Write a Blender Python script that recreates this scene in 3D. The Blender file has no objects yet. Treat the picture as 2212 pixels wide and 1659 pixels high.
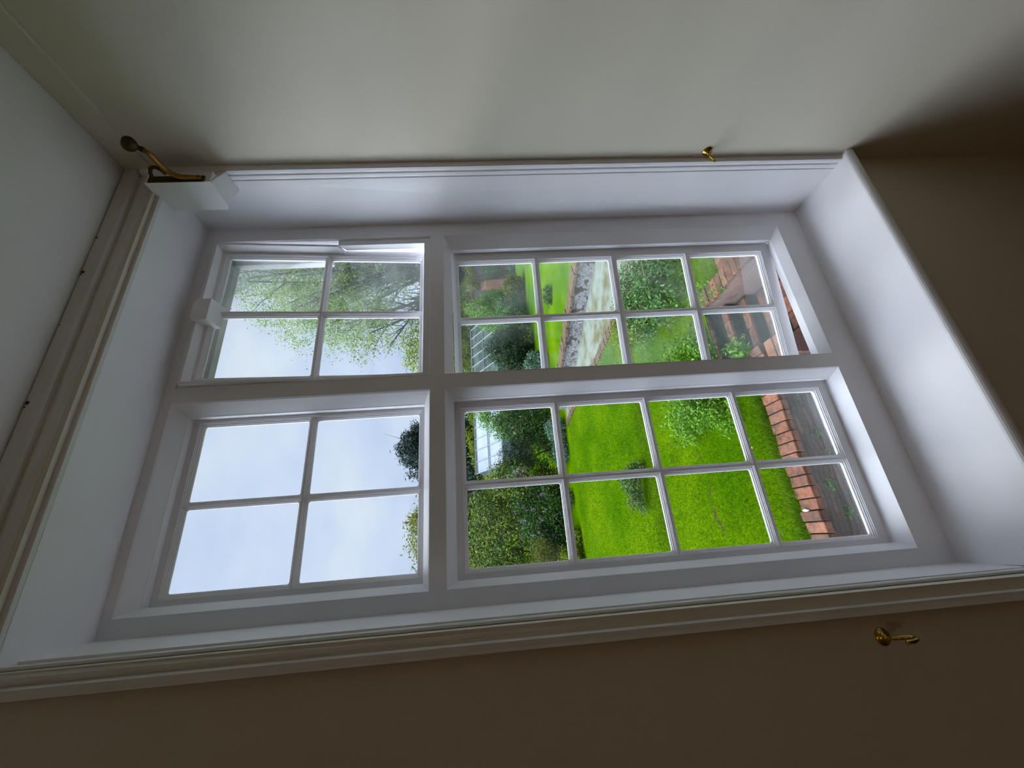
import bpy, math, random
import numpy as np
from mathutils import Vector, Matrix

C = bpy.context.scene.collection
SC = bpy.context.scene

# ------------------------------------------------------------------ camera
cam_d = bpy.data.cameras.new('camera')
cam_d.sensor_width = 36.0
cam_d.lens = 835.0 / 2212.0 * 36.0
cam_d.clip_start = 0.02
cam_d.clip_end = 1500
cam = bpy.data.objects.new('camera', cam_d)
C.objects.link(cam)
RR = [[-0.07581, -0.038349, -0.996385], [-0.92234, 0.382379, 0.05546], [0.378869, 0.92321, -0.064359]]
r_, d_, f_ = [Vector(v) for v in RR]
m = Matrix((r_, -d_, -f_)).transposed().to_4x4()
m.translation = Vector((0.0845, -0.9690, -0.1540))
cam.matrix_world = m
SC.camera = cam

# ------------------------------------------------------------------ sky, light, exposure
SC.view_settings.view_transform = 'Standard'
SC.view_settings.look = 'None'
SC.view_settings.gamma = 1.0
SC.view_settings.use_curve_mapping = False
SC.view_settings.exposure = 0.5
SC.cycles.max_bounces = 8
SC.cycles.diffuse_bounces = 5
SC.cycles.glossy_bounces = 3
SC.cycles.transparent_max_bounces = 12
SC.cycles.use_denoising = True
SC.cycles.sample_clamp_indirect = 6.0

W = bpy.data.worlds.new('overcast_sky')
SC.world = W
W.use_nodes = True
nt = W.node_tree
nt.nodes.clear()


def N(nt, t, **kw):
    n = nt.nodes.new(t)
    for k, v in kw.items():
        if k in n.inputs.keys():
            n.inputs[k].default_value = v
        else:
            setattr(n, k, v)
    return n


def ramp(nt, stops, interp='LINEAR'):
    n = nt.nodes.new('ShaderNodeValToRGB')
    cr = n.color_ramp
    cr.interpolation = interp
    while len(cr.elements) < len(stops):
        cr.elements.new(0.5)
    for e, (p, c) in zip(cr.elements, stops):
        e.position = p
        e.color = (c[0], c[1], c[2], 1)
    return n


SKY_GAIN = 1.0
tc = N(nt, 'ShaderNodeTexCoord')
mp = N(nt, 'ShaderNodeMapping')
mp.inputs['Scale'].default_value = (1.6, 1.6, 3.0)
nz = N(nt, 'ShaderNodeTexNoise', Scale=1.7, Detail=4.0, Roughness=0.5)
L = nt.links.new
L(tc.outputs['Generated'], mp.inputs['Vector'])
L(mp.outputs['Vector'], nz.inputs['Vector'])
rp = ramp(nt, [(0.30, (0.370, 0.450, 0.640)), (0.48, (0.455, 0.535, 0.690)), (0.68, (0.56, 0.615, 0.705))])
L(nz.outputs['Fac'], rp.inputs['Fac'])
sep = N(nt, 'ShaderNodeSeparateXYZ')
L(tc.outputs['Generated'], sep.inputs['Vector'])
up = N(nt, 'ShaderNodeMapRange')          # an overcast sky is far brighter overhead than near the horizon
up.interpolation_type = 'SMOOTHSTEP'
up.inputs['From Min'].default_value = 0.62
up.inputs['From Max'].default_value = 0.95
up.inputs['To Min'].default_value = SKY_GAIN
up.inputs['To Max'].default_value = 6.5
L(sep.outputs['Z'], up.inputs['Value'])
side = N(nt, 'ShaderNodeMapRange')        # and brighter on the side where the sun stands behind the cloud
side.interpolation_type = 'SMOOTHSTEP'
side.inputs['From Min'].default_value = -0.22
side.inputs['From Max'].default_value = -0.75
side.inputs['To Min'].default_value = 1.0
side.inputs['To Max'].default_value = 8.0
L(sep.outputs['X'], side.inputs['Value'])
gain = N(nt, 'ShaderNodeMath', operation='MULTIPLY')
L(up.outputs['Result'], gain.inputs[0])
L(side.outputs['Result'], gain.inputs[1])
bg = N(nt, 'ShaderNodeBackground')
L(rp.outputs['Color'], bg.inputs['Color'])
L(gain.outputs[0], bg.inputs['Strength'])
wo = N(nt, 'ShaderNodeOutputWorld')
L(bg.outputs['Background'], wo.inputs['Surface'])
W.cycles.sampling_method = 'MANUAL'
W.cycles.sample_map_resolution = 512

# the sun behind thick cloud: a very wide soft source
sd = bpy.data.lights.new('veiled_sun', 'SUN')
sd.energy = 6.0
sd.angle = math.radians(60)
sd.color = (0.93, 0.96, 1.0)
so = bpy.data.objects.new('veiled_sun', sd)
C.objects.link(so)
so.rotation_euler = Vector((-0.55, 0.75, 1.0)).to_track_quat('Z', 'Y').to_euler()

# warm fill light added out of view to lift the shaded walls
ld = bpy.data.lights.new('added_fill_light', 'POINT')
ld.energy = 4.6
ld.color = (1.0, 0.64, 0.36)
ld.shadow_soft_size = 0.07
lo = bpy.data.objects.new('added_fill_light', ld)
C.objects.link(lo)
lo.location = (-0.9, -2.9, 0.28)
# ------------------------------------------------------------------ helpers
rng = np.random.default_rng(7)
G = -3.15          # level of the lawn
XR = 1.085         # right wall
YW = -0.185        # room face of the window wall
ZC = 0.777         # ceiling
FL = -2.05         # floor


def tag(o, label=None, cat=None, group=None, kind=None):
    if label: o['label'] = label
    if cat: o['category'] = cat
    if group: o['group'] = group
    if kind: o['kind'] = kind
    return o


def empty(name, loc=(0, 0, 0)):
    o = bpy.data.objects.new(name, None)
    o.empty_display_size = 0.1
    o.location = loc
    C.objects.link(o)
    return o


class MB:
    def __init__(s):
        s.v = []; s.f = []

    def add(s, vs, fs):
        b = len(s.v)
        s.v += [tuple(v) for v in vs]
        s.f += [tuple(i + b for i in f) for f in fs]
        return b

    def box(s, x0, x1, y0, y1, z0, z1):
        s.add([(x0, y0, z0), (x1, y0, z0), (x1, y1, z0), (x0, y1, z0), (x0, y0, z1), (x1, y0, z1), (x1, y1, z1), (x0, y1, z1)],
              [(0, 3, 2, 1), (4, 5, 6, 7), (0, 1, 5, 4), (1, 2, 6, 5), (2, 3, 7, 6), (3, 0, 4, 7)])

    def tube(s, pts, rads, n=12, cap=True):
        pts = [Vector(p) for p in pts]
        k = len(pts)
        if not hasattr(rads, '__len__'): rads = [rads] * k
        ref = None
        b = len(s.v)
        for i, p in enumerate(pts):
            t = (pts[min(i + 1, k - 1)] - pts[max(i - 1, 0)]).normalized()
            if ref is None:
                ref = t.orthogonal().normalized()
            ref = (ref - t * ref.dot(t))
            ref = ref.normalized() if ref.length > 1e-6 else t.orthogonal().normalized()
            bi = t.cross(ref)
            for j in range(n):
                a = 2 * math.pi * j / n
                s.v.append(tuple(p + (ref * math.cos(a) + bi * math.sin(a)) * rads[i]))
        for i in range(k - 1):
            for j in range(n):
                s.f.append((b + i * n + j, b + i * n + (j + 1) % n, b + (i + 1) * n + (j + 1) % n, b + (i + 1) * n + j))
        if cap:
            s.f.append(tuple(b + j for j in range(n))[::-1])
            s.f.append(tuple(b + (k - 1) * n + j for j in range(n)))

    def lathe(s, prof, origin, axis, n=28):
        """prof: (radius, distance along axis)"""
        ax = Vector(axis).normalized(); o = Vector(origin)
        u = ax.orthogonal().normalized(); w = ax.cross(u)
        b = len(s.v)
        for (r, h) in prof:
            for j in range(n):
                a = 2 * math.pi * j / n
                s.v.append(tuple(o + ax * h + (u * math.cos(a) + w * math.sin(a)) * max(r, 1e-5)))
        for i in range(len(prof) - 1):
            for j in range(n):
                s.f.append((b + i * n + j, b + i * n + (j + 1) % n, b + (i + 1) * n + (j + 1) % n, b + (i + 1) * n + j))

    def build(s, name, mat, parent=None, smooth=False, merge=0.0, bevel=0.0, seg=2, angle=35):
        me = bpy.data.meshes.new(name)
        me.from_pydata(s.v, [], s.f)
        if merge:
            import bmesh
            bm = bmesh.new(); bm.from_mesh(me)
            bmesh.ops.remove_doubles(bm, verts=bm.verts, dist=merge)
            bmesh.ops.dissolve_degenerate(bm, edges=bm.edges, dist=1e-6)
            bm.to_mesh(me); bm.free()
        me.update()
        o = bpy.data.objects.new(name, me)
        C.objects.link(o)
        if mat: me.materials.append(mat)
        if smooth:
            me.shade_smooth()
        if bevel:
            bv = o.modifiers.new('bevel', 'BEVEL'); bv.width = bevel; bv.segments = seg
            bv.limit_method = 'ANGLE'; bv.angle_limit = math.radians(angle)
        if parent: o.parent = parent
        return o


def np_mesh(name, verts, faces4, mat, parent=None, smooth=False):
    me = bpy.data.meshes.new(name)
    nv, nf = len(verts), len(faces4)
    k = faces4.shape[1]
    me.vertices.add(nv)
    me.vertices.foreach_set('co', verts.astype(np.float32).ravel())
    me.loops.add(nf * k)
    me.loops.foreach_set('vertex_index', faces4.astype(np.int32).ravel())
    me.polygons.add(nf)
    me.polygons.foreach_set('loop_start', np.arange(0, nf * k, k, dtype=np.int32))
    me.update(calc_edges=True)
    me.validate()
    if smooth: me.shade_smooth()
    me.materials.append(mat)
    o = bpy.data.objects.new(name, me)
    C.objects.link(o)
    if parent: o.parent = parent
    return o


# ------------------------------------------------------------------ materials
def base_mat(name):
    mt = bpy.data.materials.new(name)
    mt.use_nodes = True
    t = mt.node_tree
    t.nodes.clear()
    o = t.nodes.new('ShaderNodeOutputMaterial')
    p = t.nodes.new('ShaderNodeBsdfPrincipled')
    t.links.new(p.outputs[0], o.inputs['Surface'])
    return mt, t, p, o


def paint(name, col, rough=0.5, var=0.03, scale=6.0, bump=0.02, bscale=180.0, spec=0.35, bdist=0.002):
    mt, t, p, o = base_mat(name)
    l = t.links.new
    c = N(t, 'ShaderNodeTexCoord')
    n = N(t, 'ShaderNodeTexNoise', Scale=scale, Detail=5.0)
    l(c.outputs['Object'], n.inputs['Vector'])
    lo = tuple(max(0, x * (1 - var)) for x in col); hi = tuple(min(1, x * (1 + var)) for x in col)
    r = ramp(t, [(0.3, lo), (0.7, hi)])
    l(n.outputs['Fac'], r.inputs['Fac'])
    l(r.outputs['Color'], p.inputs['Base Color'])
    p.inputs['Roughness'].default_value = rough
    p.inputs['Specular IOR Level'].default_value = spec
    if bump:
        b = N(t, 'ShaderNodeTexNoise', Scale=bscale, Detail=3.0)
        l(c.outputs['Object'], b.inputs['Vector'])
        bb = N(t, 'ShaderNodeBump', Strength=bump * 10, Distance=bdist)
        l(b.outputs['Fac'], bb.inputs['Height'])
        l(bb.outputs['Normal'], p.inputs['Normal'])
    return mt


def leaf_mat(name, cols, trans=0.3, rough=0.55, nscale=0.6):
    """leaf colours vary from leaf to leaf"""
    mt = bpy.data.materials.new(name); mt.use_nodes = True
    t = mt.node_tree; t.nodes.clear(); l = t.links.new
    g = N(t, 'ShaderNodeNewGeometry')
    k = len(cols)
    r = ramp(t, [(i / max(1, k - 1), c) for i, c in enumerate(cols)])
    l(g.outputs['Random Per Island'], r.inputs['Fac'])
    c = N(t, 'ShaderNodeTexCoord')
    n = N(t, 'ShaderNodeTexNoise', Scale=nscale, Detail=2.0)
    l(c.outputs['Object'], n.inputs['Vector'])
    hs = N(t, 'ShaderNodeHueSaturation')
    mr = N(t, 'ShaderNodeMapRange')
    mr.inputs['From Min'].default_value = 0.3; mr.inputs['From Max'].default_value = 0.7
    mr.inputs['To Min'].default_value = 0.7; mr.inputs['To Max'].default_value = 1.25
    l(n.outputs['Fac'], mr.inputs['Value']); l(mr.outputs[0], hs.inputs['Value'])
    l(r.outputs['Color'], hs.inputs['Color'])
    p = N(t, 'ShaderNodeBsdfPrincipled', Roughness=rough)
    p.inputs['Specular IOR Level'].default_value = 0.12
    l(hs.outputs['Color'], p.inputs['Base Color'])
    tr = N(t, 'ShaderNodeBsdfTranslucent')
    l(hs.outputs['Color'], tr.inputs['Color'])
    mx = N(t, 'ShaderNodeMixShader'); mx.inputs[0].default_value = trans
    l(p.outputs[0], mx.inputs[1]); l(tr.outputs[0], mx.inputs[2])
    o = N(t, 'ShaderNodeOutputMaterial'); l(mx.outputs[0], o.inputs['Surface'])
    return mt


def mottled(name, cols, scale=8.0, detail=8.0, rough=0.9, bump=0.5, bdist=0.01, bscale=None, lo=0.3, hi=0.7, distort=0.0, stretch=(1, 1, 1)):
    mt, t, p, o = base_mat(name); l = t.links.new
    c = N(t, 'ShaderNodeTexCoord')
    mpn = N(t, 'ShaderNodeMapping'); mpn.inputs['Scale'].default_value = stretch
    l(c.outputs['Object'], mpn.inputs['Vector'])
    n = N(t, 'ShaderNodeTexNoise', Scale=scale, Detail=detail, Roughness=0.65, Distortion=distort)
    l(mpn.outputs[0], n.inputs['Vector'])
    k = len(cols)
    r = ramp(t, [(lo + (hi - lo) * i / (k - 1), q) for i, q in enumerate(cols)])
    l(n.outputs['Fac'], r.inputs['Fac']); l(r.outputs['Color'], p.inputs['Base Color'])
    p.inputs['Roughness'].default_value = rough
    p.inputs['Specular IOR Level'].default_value = 0.2
    if bump:
        b = N(t, 'ShaderNodeTexNoise', Scale=bscale or scale * 3, Detail=6.0, Roughness=0.7)
        l(mpn.outputs[0], b.inputs['Vector'])
        bb = N(t, 'ShaderNodeBump', Strength=bump, Distance=bdist)
        l(b.outputs['Fac'], bb.inputs['Height']); l(bb.outputs['Normal'], p.inputs['Normal'])
    return mt


def brick_mat(name, c1, c2, mortar, axis='Y', bw=0.23, bh=0.075, stain=(0.25, 0.25, 0.2), stain_amt=0.5, stain_scale=1.2, bump=0.6, warp=0.012):
    mt, t, p, o = base_mat(name); l = t.links.new
    c = N(t, 'ShaderNodeTexCoord'); sx = N(t, 'ShaderNodeSeparateXYZ'); cx = N(t, 'ShaderNodeCombineXYZ')
    l(c.outputs['Object'], sx.inputs[0])
    l(sx.outputs['X' if axis == 'Y' else 'Y'], cx.inputs['X']); l(sx.outputs['Z'], cx.inputs['Y'])
    wn = N(t, 'ShaderNodeTexNoise', Scale=5.0, Detail=4.0); l(c.outputs['Object'], wn.inputs['Vector'])
    mixv = N(t, 'ShaderNodeMix', data_type='RGBA', blend_type='LINEAR_LIGHT'); mixv.inputs[0].default_value = warp
    l(cx.outputs[0], mixv.inputs[6]); l(wn.outputs['Color'], mixv.inputs[7])
    bt = N(t, 'ShaderNodeTexBrick', Scale=1.0)
    bt.inputs['Brick Width'].default_value = bw; bt.inputs['Row Height'].default_value = bh
    bt.inputs['Mortar Size'].default_value = 0.008; bt.inputs['Mortar Smooth'].default_value = 0.4
    bt.inputs['Color1'].default_value = (*c1, 1); bt.inputs['Color2'].default_value = (*c2, 1); bt.inputs['Mortar'].default_value = (*mortar, 1)
    l(mixv.outputs[2], bt.inputs['Vector'])
    n = N(t, 'ShaderNodeTexNoise', Scale=stain_scale, Detail=8.0, Roughness=0.7); l(c.outputs['Object'], n.inputs['Vector'])
    mr = N(t, 'ShaderNodeMapRange'); mr.inputs['From Min'].default_value = 0.42; mr.inputs['From Max'].default_value = 0.62
    mr.inputs['To Max'].default_value = stain_amt
    l(n.outputs['Fac'], mr.inputs['Value'])
    mx = N(t, 'ShaderNodeMix', data_type='RGBA'); l(mr.outputs[0], mx.inputs[0]); l(bt.outputs['Color'], mx.inputs[6]); mx.inputs[7].default_value = (*stain, 1)
    l(mx.outputs[2], p.inputs['Base Color']); p.inputs['Roughness'].default_value = 0.92
    n2 = N(t, 'ShaderNodeTexNoise', Scale=25.0, Detail=6.0); l(c.outputs['Object'], n2.inputs['Vector'])
    ad = N(t, 'ShaderNodeMath', operation='MULTIPLY_ADD'); ad.inputs[1].default_value = -1.0
    l(bt.outputs['Fac'], ad.inputs[0]); l(n2.outputs['Fac'], ad.inputs[2])
    bb = N(t, 'ShaderNodeBump', Strength=bump, Distance=0.012); l(ad.outputs[0], bb.inputs['Height']); l(bb.outputs['Normal'], p.inputs['Normal'])
    return mt


def glass_mat(name, haze=0.0, hscale=3.0, stretch=(1, 1, 1), tint=(0.97, 0.985, 0.98)):
    """thin old window glass: clear with a sheen, with grime and painted reflection haze where haze > 0"""
    mt = bpy.data.materials.new(name); mt.use_nodes = True
    t = mt.node_tree; t.nodes.clear(); l = t.links.new
    tr = N(t, 'ShaderNodeBsdfTransparent'); tr.inputs[0].default_value = (*tint, 1)
    gl = N(t, 'ShaderNodeBsdfGlossy', Roughness=0.02)
    fr = N(t, 'ShaderNodeFresnel', IOR=1.45)
    ml = N(t, 'ShaderNodeMath', operation='MULTIPLY'); ml.inputs[1].default_value = 0.6
    l(fr.outputs[0], ml.inputs[0])
    m1 = N(t, 'ShaderNodeMixShader'); l(ml.outputs[0], m1.inputs[0]); l(tr.outputs[0], m1.inputs[1]); l(gl.outputs[0], m1.inputs[2])
    last = m1
    if haze:
        c = N(t, 'ShaderNodeTexCoord'); mpn = N(t, 'ShaderNodeMapping'); mpn.inputs['Scale'].default_value = stretch
        l(c.outputs['Object'], mpn.inputs['Vector'])
        n = N(t, 'ShaderNodeTexNoise', Scale=hscale, Detail=6.0, Roughness=0.6, Distortion=0.6); l(mpn.outputs[0], n.inputs['Vector'])
        mr = N(t, 'ShaderNodeMapRange'); mr.inputs['From Min'].default_value = 0.40; mr.inputs['From Max'].default_value = 0.75
        mr.inputs['To Max'].default_value = haze
        l(n.outputs['Fac'], mr.inputs['Value'])
        df = N(t, 'ShaderNodeBsdfTranslucent'); df.inputs[0].default_value = (0.72, 0.8, 0.78, 1)
        m2 = N(t, 'ShaderNodeMixShader'); l(mr.outputs[0], m2.inputs[0]); l(m1.outputs[0], m2.inputs[1]); l(df.outputs[0], m2.inputs[2])
        last = m2
    o = N(t, 'ShaderNodeOutputMaterial'); l(last.outputs[0], o.inputs['Surface'])
    return mt


def metal_mat(name, col, rough=0.3, dark=(0.05, 0.035, 0.015), amt=0.5, scale=60):
    mt, t, p, o = base_mat(name); l = t.links.new
    c = N(t, 'ShaderNodeTexCoord'); n = N(t, 'ShaderNodeTexNoise', Scale=scale, Detail=5.0)
    l(c.outputs['Object'], n.inputs['Vector'])
    r = ramp(t, [(0.35, tuple(a * (1 - amt) + b * amt for a, b in zip(col, dark))), (0.6, col)])
    l(n.outputs['Fac'], r.inputs['Fac']); l(r.outputs['Color'], p.inputs['Base Color'])
    p.inputs['Metallic'].default_value = 0.95; p.inputs['Roughness'].default_value = rough
    return mt


M_WHITE = paint('white_gloss_paint', (0.88, 0.875, 0.91), rough=0.62, spec=0.12, var=0.02, bump=0.03, bscale=45, bdist=0.001)
M_REVEAL = paint('white_satin_paint', (0.88, 0.875, 0.91), rough=0.5, var=0.02, bump=0.02, bscale=60, bdist=0.001)
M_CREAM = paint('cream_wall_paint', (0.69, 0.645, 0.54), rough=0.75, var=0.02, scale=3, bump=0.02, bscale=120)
M_ARCH = paint('grey_white_trim_paint', (0.72, 0.71, 0.68), rough=0.4, var=0.04, bump=0.03, bscale=60, bdist=0.001)
M_CEIL = paint('white_ceiling_paint', (0.86, 0.86, 0.82), rough=0.85, var=0.02, scale=2, bump=0.02, bscale=90)
M_FLOOR = mottled('dark_floorboards', [(0.05, 0.028, 0.014), (0.10, 0.06, 0.03)], scale=3, stretch=(8, 0.6, 1), rough=0.5, bump=0.1)
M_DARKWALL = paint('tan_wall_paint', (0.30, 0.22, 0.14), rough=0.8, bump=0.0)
M_BRASS = metal_mat('polished_brass', (0.72, 0.50, 0.10), 0.22, amt=0.55)
M_OLDBRASS = metal_mat('tarnished_brass', (0.42, 0.22, 0.045), 0.42, amt=0.35)
M_DKBRASS = metal_mat('darkened_brass', (0.10, 0.07, 0.03), 0.5, amt=0.5)
M_GLASS = glass_mat('window_glass')
M_GLASS_D = glass_mat('window_glass_smeared', haze=0.05, hscale=5.0, stretch=(1, 1, 0.6))
M_GLASS_H = glass_mat('window_glass_hazy', haze=0.07, hscale=4.0, stretch=(1.0, 1, 2.0))  # translucent haze stands in for smeared reflections on the pivot sash

# ------------------------------------------------------------------ the room
def struct(o):
    o['kind'] = 'structure'
    return o


XL, YB = -2.9, -4.2
b = MB()
ox0, ox1, oz0, oz1 = -0.048, XR + 0.3, -1.275, 0.697      # hole for the window
ox1 = 1.072
b.box(XL - 0.2, ox0, YW, 0.14, FL - 0.3, 1.6)
b.box(ox1, 2.6, YW, 0.14, FL - 0.3, 1.6)
b.box(ox0, ox1, YW, 0.14, FL - 0.3, oz0)
b.box(ox0, ox1, YW, 0.14, oz1, 1.6)
struct(b.build('wall_front', M_CREAM))
b = MB(); b.box(XR, XR + 0.3, YB - 0.2, YW + 0.002, FL - 0.1, 1.6); struct(b.build('wall_right', M_CREAM))
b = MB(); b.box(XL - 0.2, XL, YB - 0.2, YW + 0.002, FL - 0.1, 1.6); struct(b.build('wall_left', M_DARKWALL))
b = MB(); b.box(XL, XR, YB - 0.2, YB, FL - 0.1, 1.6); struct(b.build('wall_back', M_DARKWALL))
b = MB(); b.box(XL, XR, YB, YW, ZC, ZC + 0.2); struct(b.build('ceiling', M_CEIL))
b = MB(); b.box(XL, XR, YB, YW, FL - 0.1, FL); struct(b.build('floor', M_FLOOR))
pl = empty('added_fill_pendant', (-0.9, -2.9, ZC))  # unseen pendant body added to go with the fill light
mb = MB(); mb.lathe([(0, 0), (.05, 0), (.045, -.02), (0, -.03)], (0, 0, 0), (0, 0, 1)); mb.build('fill_pendant_rose', M_WHITE, parent=pl, smooth=True)
mb = MB(); mb.tube([(0, 0, -.02), (0, 0, -.36)], .003, 8); mb.build('fill_pendant_cord', M_WHITE, parent=pl)
mb = MB(); mb.lathe([(.02, -.34), (.06, -.36), (.15, -.42), (.152, -.42), (.06, -.355), (.02, -.335)], (0, 0, 0), (0, 0, 1), 32); mb.build('fill_pendant_shade', M_WHITE, parent=pl, smooth=True)
tag(pl, 'added white pendant, out of view, carrying the warm fill light', 'lamp')
# shallow frieze board along the top of the right wall
b = MB()
y0, y1 = YB, YW - 0.012
pr = [(XR, 0.708), (XR - 0.003, 0.709), (XR - 0.0055, 0.714), (XR - 0.0055, ZC)]
vs = [(x, y0, z) for x, z in pr] + [(x, y1, z) for x, z in pr]
b.add(vs, [(0, 1, 5, 4), (1, 2, 6, 5), (2, 3, 7, 6), (0, 4, 7, 3), (0, 3, 2, 1), (4, 5, 6, 7)])
struct(b.build('trim_1', M_CREAM, bevel=0.0015))
# cut-away lumps of old filler and cracks where ceiling meets moulding
# ------------------------------------------------------------------ architrave: a moulding swept round the opening
b = MB()
# outward offset from the reveal edge, Y
prof = [(0.000, -0.128), (0.000, -0.1465), (0.0015, -0.1490), (0.0050, -0.1490), (0.0060, -0.1450), (0.0085, -0.1470), (0.0092, -0.1580), (0.0082, -0.1660), (0.0098, -0.1735), (0.0140, -0.1790), (0.0190, -0.1790),
        (0.0225, -0.1745), (0.0235, -0.1690), (0.0255, -0.1700), (0.0262, -0.1860), (0.0280, -0.1955), (0.042, -0.1985), (0.0425, YW + 0.004)]
# stations: corner x (left), z ; the path goes up the left side and along the head to the right wall
XI, ZH = -0.0415, 0.6875
K = len(prof)
for (o, y) in prof: b.v.append((XI - o, y, FL + 0.05))
yh = lambda y: -0.1985 + (y + 0.1985) * 0.5 if y > -0.1985 else y
for (o, y) in prof: b.v.append((XI - o, yh(y), ZH + o * 2.05))
for (o, y) in prof: b.v.append((XR, yh(y), ZH + o * 2.05))
for i in range(K - 1):
    for s in (0, 1):
        b.f.append((s * K + i, s * K + i + 1, (s + 1) * K + i + 1, (s + 1) * K + i))
struct(b.build('trim_2', M_ARCH))
b = MB()
# right-hand side: squeezed against the right wall
prr = [(1.0655, -0.150), (1.0660, -0.166), (1.0685, -0.168), (1.0690, -0.1715), (1.0665, -0.174), (1.0670, -0.1805), (1.0695, -0.182), (1.0700, -0.186), (1.0675, -0.189),
       (1.0685, -0.1965), (1.0715, -0.1985), (XR, -0.1995)]
K = len(prr)
for (x, y) in prr: b.v.append((x, y, -1.262))
for (x, y) in prr: b.v.append((x, y, ZH + 0.05))
for i in range(K - 1): b.f.append((i, K + i, K + i + 1, i + 1))
struct(b.build('trim_3', M_WHITE))
# little holes where plaster has flaked away along the top of the head moulding
b = MB()
for x, q in ((0.845, 0.0022), (0.742, 0.0042), (0.735, 0.0020), (0.600, 0.0015), (0.418, 0.0040), (0.409, 0.0018)):
    y_, z = -0.1992, ZC - 0.0035 - q
    b.add([(x - q, y_, z), (x + q * .3, y_, z - q * .8), (x + q * 1.2, y_, z + q * .3), (x + q * .2, y_, z + q * 1.3), (x - q * .5, y_, z + q),
           (x - q, y_ + .0025, z), (x + q * .3, y_ + .0025, z - q * .8), (x + q * 1.2, y_ + .0025, z + q * .3), (x + q * .2, y_ + .0025, z + q * 1.3), (x - q * .5, y_ + .0025, z + q)],
          [(0, 1, 2, 3, 4), (0, 5, 6, 1), (1, 6, 7, 2), (2, 7, 8, 3), (3, 8, 9, 4), (4, 9, 5, 0)])
o = b.build('flaked_spot', paint('bare_dark_plaster', (0.05, 0.045, 0.03), rough=.9, bump=0), parent=bpy.data.objects['trim_2'])

# ------------------------------------------------------------------ the window
win = empty('window_1', (0.5, 0, -1.25)); win['kind'] = 'structure'
WI = Matrix.Translation((-0.5, 0, 1.25))


def pw(o):
    """parent to the window, keeping world coordinates"""
    o.parent = win
    o.matrix_parent_inverse = WI
    return o


def ring(mb, rects, y=None):
    """rects: list of (x0,x1,z0,z1,y,radius) loops joined one after another"""
    nn = 4
    loops = []
    for (x0, x1, z0, z1, y, r) in rects:
        lp = []
        for (cx, cz, a0) in ((x0 + r, z0 + r, 180), (x1 - r, z0 + r, 270), (x1 - r, z1 - r, 0), (x0 + r, z1 - r, 90)):
            for j in range(nn):
                a = math.radians(a0 + 90 * j / (nn - 1))
                lp.append((cx + r * math.cos(a), y, cz + r * math.sin(a)))
        loops.append(lp)
    n = 4 * nn
    b0 = len(mb.v)
    for lp in loops: mb.v += lp
    for i in range(len(loops) - 1):
        for j in range(n):
            mb.f.append((b0 + i * n + j, b0 + (i + 1) * n + j, b0 + (i + 1) * n + (j + 1) % n, b0 + i * n + (j + 1) % n))


def gridface(mb, xs, zs, holes, y, flip=False):
    for i in range(len(xs) - 1):
        for j in range(len(zs) - 1):
            cx, cz = (xs[i] + xs[i + 1]) / 2, (zs[j] + zs[j + 1]) / 2
            if any(h[0] < cx < h[1] and h[2] < cz < h[3] for h in holes): continue
            q = [(xs[i], y, zs[j]), (xs[i + 1], y, zs[j]), (xs[i + 1], y, zs[j + 1]), (xs[i], y, zs[j + 1])]
            if flip: q = q[::-1]
            mb.add(q, [(0, 1, 2, 3)])


def uniq(v):
    v = sorted(v); o = [v[0]]
    for a in v[1:]:
        if a - o[-1] > 1e-6: o.append(a)
    return o


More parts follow.
